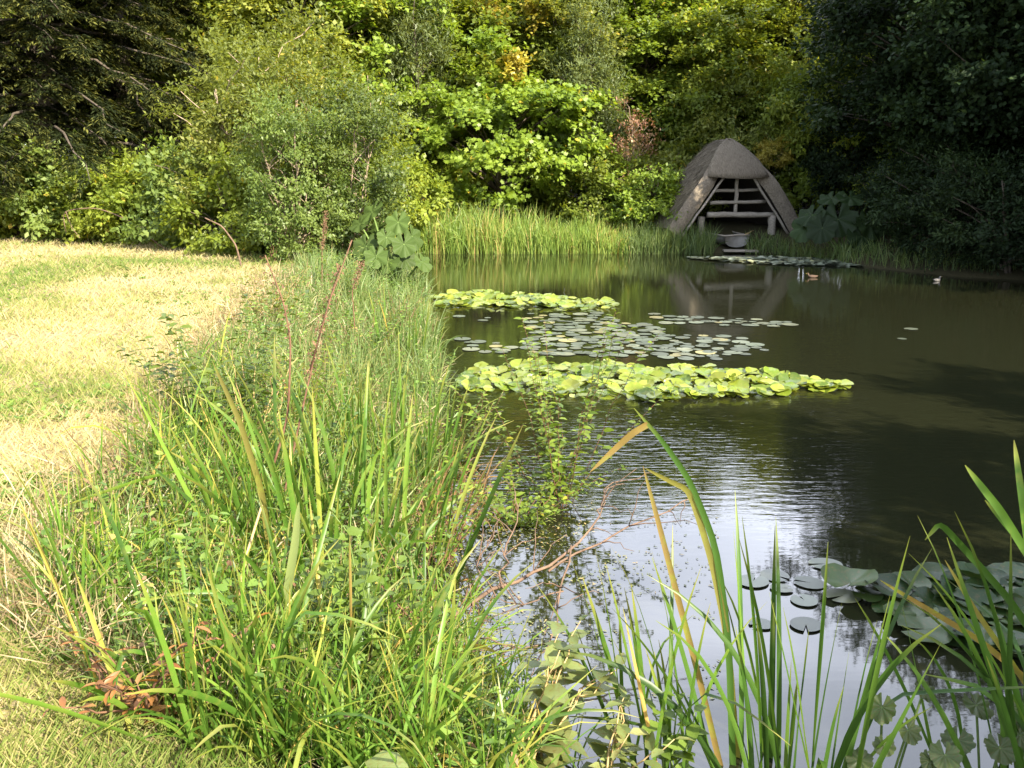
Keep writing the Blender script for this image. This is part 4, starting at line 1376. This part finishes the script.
leafy_plant("willowherb", at_z(462, 460, .05), 22, 28, .6, .5, .065, .4, 'sycamore', 'stalk_red', "clump of leafy willowherb with reddish stems at the water edge", "plant", 208)
leafy_plant("willowherb", at_z(435, 400, .15), 14, 26, .75, .4, .06, .35, 'herb', 'stalk_green', "clump of green willowherb between the dark-tipped reeds and the lilies", "plant", 209)
leafy_plant("weed", at_z(300, 400, .6), 18, 30, .85, .5, .075, .35, 'tree_mid', 'stalk_red', "mid-green weed clump with reddish stems behind the bright dense reeds", "plant", 221)
leafy_plant("weed", at_z(365, 345, .5), 20, 28, .8, .5, .075, .35, 'herb', 'stalk_red', "loose leafy weed standing in the fine bank grass", "plant", 222)
leafy_plant("weed", at_z(345, 305, .5), 18, 26, .85, .5, .085, .4, 'shrub_blue', 'stalk_green', "grey-green weed clump in the fine grass nearer the big rough leaves", "plant", 223)
leafy_plant("weed", at_z(270, 330, .6), 16, 24, .65, .45, .085, .45, 'tree_olive', 'stalk_tan', "olive weed clump at the edge of the dry meadow beyond the dark sapling", "plant", 224)
leafy_plant("weed", at_z(165, 530, .6), 9, 14, .3, .25, .06, .4, 'herb', 'stalk_green', "small weed clump at the meadow edge before the dark sapling", "plant", 225)
leafy_plant("weed", at_z(170, 585, .55), 9, 12, .42, .25, .085, .5, 'herb', 'stalk_green', "leafy weed at the meadow edge just above the rusty dock", "plant", 241)
leafy_plant("weed", at_z(290, 640, .5), 10, 14, .5, .3, .08, .55, 'nettle', 'stalk_green', "fresh green leafy weed in the middle of the sprawling low reeds", "plant", 242)
leafy_plant("weed", at_z(420, 575, .3), 12, 16, .6, .3, .075, .5, 'herb', 'stalk_red', "reddish-stemmed weed between the dense reeds and the fallen branch", "plant", 243)
leafy_plant("weed", at_z(315, 480, .4), 12, 18, .95, .45, .075, .45, 'herb', 'stalk_green', "tall leafy weed growing up through the dense bright reeds", "plant", 244)
leafy_plant("weed", at_z(250, 440, .55), 12, 18, .7, .4, .08, .5, 'nettle', 'stalk_tan', "yellow-green weed between the dark sapling and the dense reeds", "plant", 245)
leafy_plant("weed", at_z(400, 330, .3), 14, 20, .7, .4, .075, .4, 'herb', 'stalk_red', "weed clump at the water edge level with the flat lily pads", "plant", 246)
leafy_plant("dock", at_z(150, 690, .6), 12, 9, .4, .4, .085, .4, 'rust_leaf', 'stalk_red', "withered dock with rusty curled leaves in the meadow edge", "plant", 210)
leafy_plant("weed", at_z(275, 262, .65), 3, 9, .5, .15, .14, .3, 'shrub_blue', 'stalk_red', "small weed with long pale leaves at the foot of the broken brown stem", "plant", 211)
leafy_plant("weed", at_z(130, 272, .65), 3, 6, .2, .2, .12, .35, 'shrub_blue', 'stalk_green', "small dark weed alone in the far dry meadow", "plant", 212)

# round-leaved plants in the shaded corner
ROUND = [lobed_leaf_geo(np.random.default_rng(300 + k), .5, 9, .25, True, .12).mesh("leaf", M['round_leaf']) for k in range(4)]


def round_leaf_plant(base, leaves, label, seed):
    rng = np.random.default_rng(seed)
    root = empty("round_leaf_plant", base, label, "plant")
    for k, (px, py, y, R) in enumerate(leaves):
        p = at_y(px, py, y) - np.array(base)
        st = Geo()
        tube(st, curve((rng.normal(0, .03), rng.normal(0, .03), -.1), p, .02, 7), .005, 5)
        st.build("stalk", M['stalk_green'], root)
        o = link("leaf", ROUND[k % 4], root)
        o.location = p
        o.rotation_euler = (Matrix.Rotation(rng.uniform(-2.4, -.8), 4, 'Z') @ Matrix.Rotation(rng.uniform(.2, .8), 4, 'Y')).to_euler()
        o.scale = (R * 2,) * 3
    return root


round_leaf_plant(at_y(880, 800, 3.2), [(882, 707, 3.2, .055), (924, 690, 3.3, .045), (908, 730, 3.15, .05), (884, 745, 3.1, .04), (860, 760, 3.1, .05)], "shaded round-leaved plant below the near lilies, its leaves whole and green", 1)
round_leaf_plant(at_y(980, 800, 3.2), [(976, 705, 3.3, .06), (958, 740, 3.2, .06), (1000, 748, 3.1, .06), (1012, 708, 3.3, .05), (945, 755, 3.1, .06), (1020, 735, 3.15, .05), (930, 760, 3.1, .04)], "shaded round-leaved plant with browned crinkled leaves at the picture corner", 2)

# ------------------------------------------------------------------ dead stems and branch
def dead_stem(name, pts, r0, r1, mat, label, seeds=0, seed=1, side=()):
    rng = np.random.default_rng(seed)
    P = np.array([at_y(*p) for p in pts])
    base = P[0].copy()
    root = empty(name, base, label, "dead stem")
    s0 = np.linspace(0, 1, len(P)); s = np.linspace(0, 1, 20)
    Q = np.stack([np.interp(s, s0, P[:, c]) for c in range(3)], 1) - base
    Q[1:-1] = .25 * Q[:-2] + .5 * Q[1:-1] + .25 * Q[2:]
    g = Geo()
    tube(g, Q, np.linspace(r0, r1, 20), 6)
    for pp in side:
        B = np.array([at_y(*p) for p in pp]) - base
        tube(g, B, np.linspace(r0 * .6, r1, len(B)), 5)
    g.build("stem", M[mat], root)
    if seeds:
        f = Geo()
        u = rng.uniform(.5, 1.0, seeds)
        p = np.stack([np.interp(u, s, Q[:, c]) for c in range(3)], 1) + rng.normal(0, .018, (seeds, 3))
        stamp(f, LEAF4, p, rand_unit(rng, seeds), rand_unit(rng, seeds), rng.uniform(.012, .024, seeds), .012, rng.random(seeds))
        f.build("seed_head", M['seed_brown'], root)
    return root


dead_stem("seed_stalk", [(262, 500, 5.0), (288, 420, 5.0), (291, 340, 5.0), (283, 300, 5.0), (265, 255, 5.0)], .008, .003, 'stalk_red', "curved dark red dock stalk standing up from the bright reeds", 60, 1)
dead_stem("seed_stalk", [(270, 560, 5.2), (300, 420, 5.2), (318, 340, 5.3), (340, 265, 5.4)], .008, .003, 'stalk_red', "straight red-brown dock stalk leaning towards the pond", 260, 2,
          side=([(310, 370, 5.25), (330, 300, 5.3), (352, 240, 5.4)],))
dead_stem("seed_stalk", [(322, 290, 12.5), (322, 250, 12.5), (326, 212, 12.5)], .008, .004, 'stalk_red', "russet seed head on a thin stalk before the grey-green shrub", 420, 3)
dead_stem("seed_stalk", [(355, 330, 9), (352, 290, 9), (362, 262, 9)], .006, .003, 'stalk_red', "short reddish seed stalk in the fine bank grass", 240, 4)
dead_stem("arched_stem", [(170, 252, 19), (150, 238, 19.4), (125, 218, 19.8), (95, 207, 20), (62, 211, 20), (66, 232, 20)], .016, .008, 'dead_wood', "long arched orange-brown stem bowing over the meadow edge", 0, 5, side=([(66, 212, 20), (72, 228, 20), (80, 238, 19.9)],))
dead_stem("broken_stem", [(243, 272, 16), (236, 245, 16), (222, 226, 16), (205, 218, 16)], .018, .010, 'dead_wood', "broken brown stem bent over before the grey-green shrub", 0, 6)
dead_stem("dry_stem", [(232, 735, 3.5), (232, 640, 3.6), (245, 560, 3.7), (262, 505, 3.9)], .008, .005, 'stalk_tan', "bleached dry stem standing among the sprawling reeds", 0, 7)
dead_stem("red_stem", [(490, 760, 3.3), (455, 690, 3.4), (420, 630, 3.5), (385, 590, 3.7)], .006, .003, 'stalk_red', "thin red dock stem slanting before the pale broad-leaved weed", 90, 8)

TWIGS = np.random.default_rng(33)
br = empty("fallen_branch", at_z(450, 610, .05), "bare forked branch fallen across the water from the bank", "branch")
g = Geo()
loc = np.array(br.location)
for pts, r0, r1 in (([(440, 625, 4.0), (500, 585, 4.2), (545, 570, 4.3), (575, 545, 4.5), (600, 515, 4.7)], .018, .008),
                    ([(545, 570, 4.3), (620, 530, 4.6), (700, 497, 4.9)], .011, .004),
                    ([(572, 548, 4.45), (560, 590, 4.2), (550, 640, 3.95), (546, 665, 3.9)], .009, .005),
                    ([(500, 588, 4.2), (505, 550, 4.4), (522, 500, 4.7)], .010, .004),
                    ([(470, 605, 4.1), (478, 560, 4.3), (500, 520, 4.5)], .008, .003),
                    ([(560, 590, 4.2), (520, 604, 4.1), (490, 600, 4.1)], .006, .003),
                    ([(600, 515, 4.7), (606, 490, 4.8)], .006, .003),
                    ([(560, 640, 3.6), (520, 648, 3.6), (480, 640, 3.7)], .008, .005)):
    P = np.array([at_y(*p) for p in pts])
    s = np.linspace(0, 1, 10)
    Q = np.stack([np.interp(s, np.linspace(0, 1, len(P)), P[:, c]) for c in range(3)], 1)
    Q += np.random.default_rng(len(pts)).normal(0, .008, Q.shape)
    Q[:, 2] = np.maximum(Q[:, 2], .012)
    tube(g, Q - loc, np.linspace(r0, r1, 10) * .6, 6)
    for k in range(5):                          # side twigs
        a_ = Q[TWIGS.integers(2, 10)]
        d_ = (Q[-1] - Q[0]) / np.linalg.norm(Q[-1] - Q[0]) * .6 + TWIGS.normal(0, .5, 3)
        b_ = a_ + unit(d_) * TWIGS.uniform(.12, .38)
        b_[2] = max(b_[2], .01)
        tube(g, curve(a_, b_, .02, 6, TWIGS, .008) - loc, np.linspace(.0035, .0012, 6), 4)
g.build("limb", M['dead_wood'], br)

# rusty dead sedge at the water edge
rs = empty("dead_sedge", at_z(445, 510, .05), "tuft of rust-coloured dead sedge hanging at the water edge", "sedge")
rng = np.random.default_rng(401)
g = Geo()
N = 110
blades(g, np.stack([rng.normal(0, .14, N), rng.normal(0, .35, N), np.full(N, -.05)], 1), rng.uniform(-1, 1, N), np.abs(rng.normal(.1, .3, N)), rng.uniform(.25, .6, N), .007, rng.exponential(.9, N), rng.random(N), 5, rng.uniform(0, 3, N))
g.build("foliage", M['rust_sedge'], rs)


# ------------------------------------------------------------------ water lilies
def pad_mesh(rng, mat, flat=False, R=.5):
    g = Geo()
    n = 22
    a = np.linspace(.14, 2 * math.pi - .14, n)
    wv = rng.uniform(0, 6.28, 3)
    rows = []
    cup = 0 if flat else rng.uniform(.02, .28)
    fold = 0 if flat else rng.uniform(-.25, .38)
    for k in (.02, .35, .7, .9, 1.0):
        rr = R * k * (1 + .04 * np.cos(2 * a + wv[0]))
        z = cup * R * k ** 2 + (0 if flat else R * k ** 2 * (.10 * np.sin(3 * a + wv[1]) + .05 * np.sin(7 * a + wv[2]))) + fold * R * np.abs(np.sin(a)) * k * (0 if flat else 1)
        if flat:
            z = z + .004 * k
        rows.append(np.stack([np.cos(a) * rr, np.sin(a) * rr, z], 1))
    V = np.concatenate(rows)
    q = [[k * n + i, k * n + i + 1, (k + 1) * n + i + 1, (k + 1) * n + i] for k in range(4) for i in range(n - 1)]
    g.add(V, [np.array(q)], rng.random() * .92)
    return g.mesh("leaf", mat)


rng = np.random.default_rng(501)
PADS = [pad_mesh(rng, M['lily']) for _ in range(9)]
PADS_D = [pad_mesh(rng, M['lily_shaded']) for _ in range(7)]
PADS_F = [pad_mesh(rng, M['lily_flat'], True) for _ in range(6)]
PADS_F[-1].attributes["rnd"].data.foreach_set("value", np.ones(len(PADS_F[-1].vertices), np.float32))


def lily_plant(poly, n, R, meshes, label, seed, hmax=.2, tiltmax=.8):
    """poly: pixel outline on the water, in (px, py)"""
    rng = np.random.default_rng(seed)
    W = np.array([at_z(*p)[:2] for p in poly])
    c = W.mean(0)
    root = empty("water_lily", (c[0], c[1], 0), label, "water lily")
    root.scale = (1, 1, .72)
    lo, hi = W.min(0), W.max(0)
    k = 0
    while k < n:
        p = rng.uniform(lo, hi)
        ins = False
        for (x0, y0), (x1, y1) in zip(W, np.roll(W, -1, 0)):
            if (y0 > p[1]) != (y1 > p[1]) and p[0] < x0 + (p[1] - y0) / (y1 - y0) * (x1 - x0):
                ins = not ins
        if not ins:
            continue
        o = link("leaf", meshes[k % len(meshes)], root)
        r = R * rng.uniform(.55, 1.25)
        ti = tiltmax * rng.uniform(.05, 1) ** 1.4 * .9
        up = hmax * rng.uniform(.05, .8)
        o.location = (p[0] - c[0], p[1] - c[1], up * .6 + .5 * r * 2 * .35 * math.sin(ti))
        o.rotation_euler = (Matrix.Rotation(rng.uniform(-2.6, -.5) if rng.random() < .75 else rng.uniform(0, 6.28), 4, 'Z') @ Matrix.Rotation(ti, 4, 'Y') @ Matrix.Rotation(rng.uniform(0, 6.28), 4, 'Z')).to_euler()
        o.scale = (r * 2,) * 3
        k += 1
    return root


lily_plant([(455, 372), (540, 364), (560, 378), (560, 392), (480, 392), (455, 388)], 98, .088, PADS, "bright green lily plant at the bank end of the longer raised lily bed", 1, .12)
lily_plant([(545, 368), (640, 366), (650, 398), (560, 400)], 100, .092, PADS, "bright green lily plant behind the willow sapling twigs in the longer lily bed", 2, .14)
lily_plant([(635, 368), (720, 372), (725, 398), (640, 402)], 100, .095, PADS, "bright green lily plant in the middle of the longer raised lily bed", 3, .16)
lily_plant([(715, 374), (790, 378), (792, 396), (720, 399)], 84, .1, PADS, "bright green glossy lily plant near the open-water end of the longer bed", 4, .15)
lily_plant([(785, 380), (852, 385), (848, 390), (788, 394)], 34, .1, PADS, "last lily plant tapering into open water at the tip of the longer bed", 5, .10, .6)
lily_plant([(430, 297), (490, 293), (500, 306), (440, 308)], 92, .105, PADS, "yellow-green lily plant close to the bank in the shorter far lily bed", 6, .12, .6)
lily_plant([(485, 294), (560, 297), (570, 308), (500, 308)], 92, .105, PADS, "yellow-green lily plant in the middle of the shorter far lily bed", 7, .12, .6)
lily_plant([(555, 299), (615, 304), (612, 310), (560, 310)], 56, .105, PADS, "yellow-green lily plant at the open-water end of the shorter far bed", 8, .10, .5)
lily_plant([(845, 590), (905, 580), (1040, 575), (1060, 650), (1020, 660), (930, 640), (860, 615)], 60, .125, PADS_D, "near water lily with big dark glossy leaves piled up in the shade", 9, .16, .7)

GP = "flat lily pads floating on open water"
rng = np.random.default_rng(601)


def float_pads(poly, n, label, group, rmin, rmax):
    W = np.array(poly, float)
    lo, hi = W.min(0), W.max(0)
    done = []
    tries = 0
    while len(done) < n and tries < 20000:
        tries += 1
        p = rng.uniform(lo, hi)
        ins = False
        for (x0, y0), (x1, y1) in zip(W, np.roll(W, -1, 0)):
            if (y0 > p[1]) != (y1 > p[1]) and p[0] < x0 + (p[1] - y0) / (y1 - y0) * (x1 - x0):
                ins = not ins
        w = at_z(p[0], p[1])
        if not ins or vnoise(w[0] * 1.1, w[1] * .9, 88) < .34:
            continue
        r = rng.uniform(rmin, rmax)
        if any(math.hypot(w[0] - a, w[1] - b_) < (r + c) * .95 for a, b_, c in done):
            continue
        done.append((w[0], w[1], r))
        o = link("lily_pad", PADS_F[int(rng.integers(0, 6)) if rng.random() < .4 else int(rng.integers(0, 5))])
        o.location = (w[0], w[1], .006 + .004 * rng.random())
        o.rotation_euler = (rng.normal(0, .012), rng.normal(0, .012), rng.uniform(0, 6.28))
        o.scale = (2 * r, 2 * r, 2 * r)
        tag(o, label, "lily pad", group)


float_pads([(455, 330), (500, 318), (620, 312), (740, 318), (850, 328), (880, 345), (780, 345), (720, 360), (600, 356), (470, 352)], 170,
           "flat round lily pad floating on open water between the two raised lily beds", GP, .055, .13)
float_pads([(740, 560), (800, 545), (850, 570), (870, 620), (800, 640), (740, 620)], 9, "dull flat lily pad floating among the shaded reeds before the near lilies", "flat pads before the near lilies", .06, .10)
float_pads([(450, 318), (470, 312), (560, 314), (640, 318), (900, 326), (930, 334), (860, 352), (640, 358), (470, 350)], 100, "flat round lily pad floating on open water between the two raised lily beds", GP, .05, .12)
float_pads([(640, 425), (800, 410), (960, 420), (960, 440), (700, 440)], 0, "", "", .1, .15)

# tiny crowded pads far off, and floating specks near the bank
rng = np.random.default_rng(611)
N = 1500
px = rng.uniform(690, 935, N)
py = 258.5 + 6.5 * ((px - 690) / 245) ** .8 + rng.uniform(-1, 1, N) * np.where(px < 760, 2.2, 3.6) * np.minimum(1, (px - 685) / 60)
P = np.array([at_z(a, b_) for a, b_ in zip(px, py)])
P[:, 2] = .006 + rng.random(N) * .03
a = rng.uniform(0, 6.28, N)
g = Geo()
HEX = (np.array([[0, 0, 0], [.5, -.5, .02], [1, -.25, .03], [1, .25, .03], [.5, .5, .02], [0, .25, 0]]) - np.array([.5, 0, 0]), [np.array([[0, 1, 2, 3, 4, 5]])])
stamp(g, HEX, P, np.stack([np.cos(a), np.sin(a), rng.normal(0, .12, N)], 1), np.array([0, 0, 1.]) + rng.normal(0, .12, (N, 3)), rng.uniform(.12, .24, N), rng.uniform(.12, .22, N), np.clip(rng.random(N), 0, .95))
tag(g.build("lily_raft", M['raft']), "distant raft of small lily leaves pale with sky sheen before the boathouse", "lily pads", kind='stuff')

N = 2600
px = np.concatenate([rng.uniform(440, 720, N // 2), rng.normal(540, 60, N // 2)])
py = np.concatenate([rng.uniform(470, 700, N // 2), rng.normal(560, 55, N // 2)])
ok = (py > 440) & (py < 740)
P = np.array([at_z(a, b_) for a, b_ in zip(px[ok], py[ok])])
ok2 = vnoise(P[:, 0] * 3, P[:, 1] * 3, 71) > .42
P = P[ok2]
P[:, 2] = .004
N = len(P)
a = rng.uniform(0, 6.28, N)
g = Geo()
stamp(g, LEAF4, P, np.stack([np.cos(a), np.sin(a), np.zeros(N)], 1), np.tile([0, 0, 1.], (N, 1)), rng.uniform(.008, .035, N), rng.uniform(.006, .016, N), rng.random(N))
tag(g.build("floating_debris", M['debris']), "leaf bits and duckweed floating on the near water", "floating debris", kind='stuff')


# ------------------------------------------------------------------ ducks
def duck(px, py, heading, label, c1, c2):
    w = at_z(px, py)
    root = empty("duck", (w[0], w[1], 0), label, "duck", rz=heading)
    root.scale = (.5, .5, .42)
    body = rough_mat("feather", c1, c2, 25, bump=.1, rough=.7)
    bill = rough_mat("bill", (.3, .22, .04), (.4, .3, .06), 10, bump=0, rough=.5)
    g = Geo()
    tube(g, [[-.24, 0, .10], [-.19, 0, .075], [-.1, 0, .05], [0, 0, .045], [.09, 0, .055], [.13, 0, .085], [.145, 0, .13], [.15, 0, .165], [.165, 0, .19], [.195, 0, .195], [.215, 0, .19]],
         [.008, .04, .075, .09, .078, .05, .032, .03, .036, .034, .012], 10)
    g.build("body", body, root)
    g = Geo()
    tube(g, [[.205, 0, .19], [.23, 0, .186], [.26, 0, .182]], [.016, .014, .010], 8)
    g.build("bill", bill, root)
    return root


duck(937, 281, .5, "pale duck floating alone before the dark waterside bushes", (.08, .075, .07), (.19, .18, .17))
duck(812, 277.5, 2.8, "brown duck floating just off the distant lily raft", (.05, .035, .025), (.12, .075, .05))
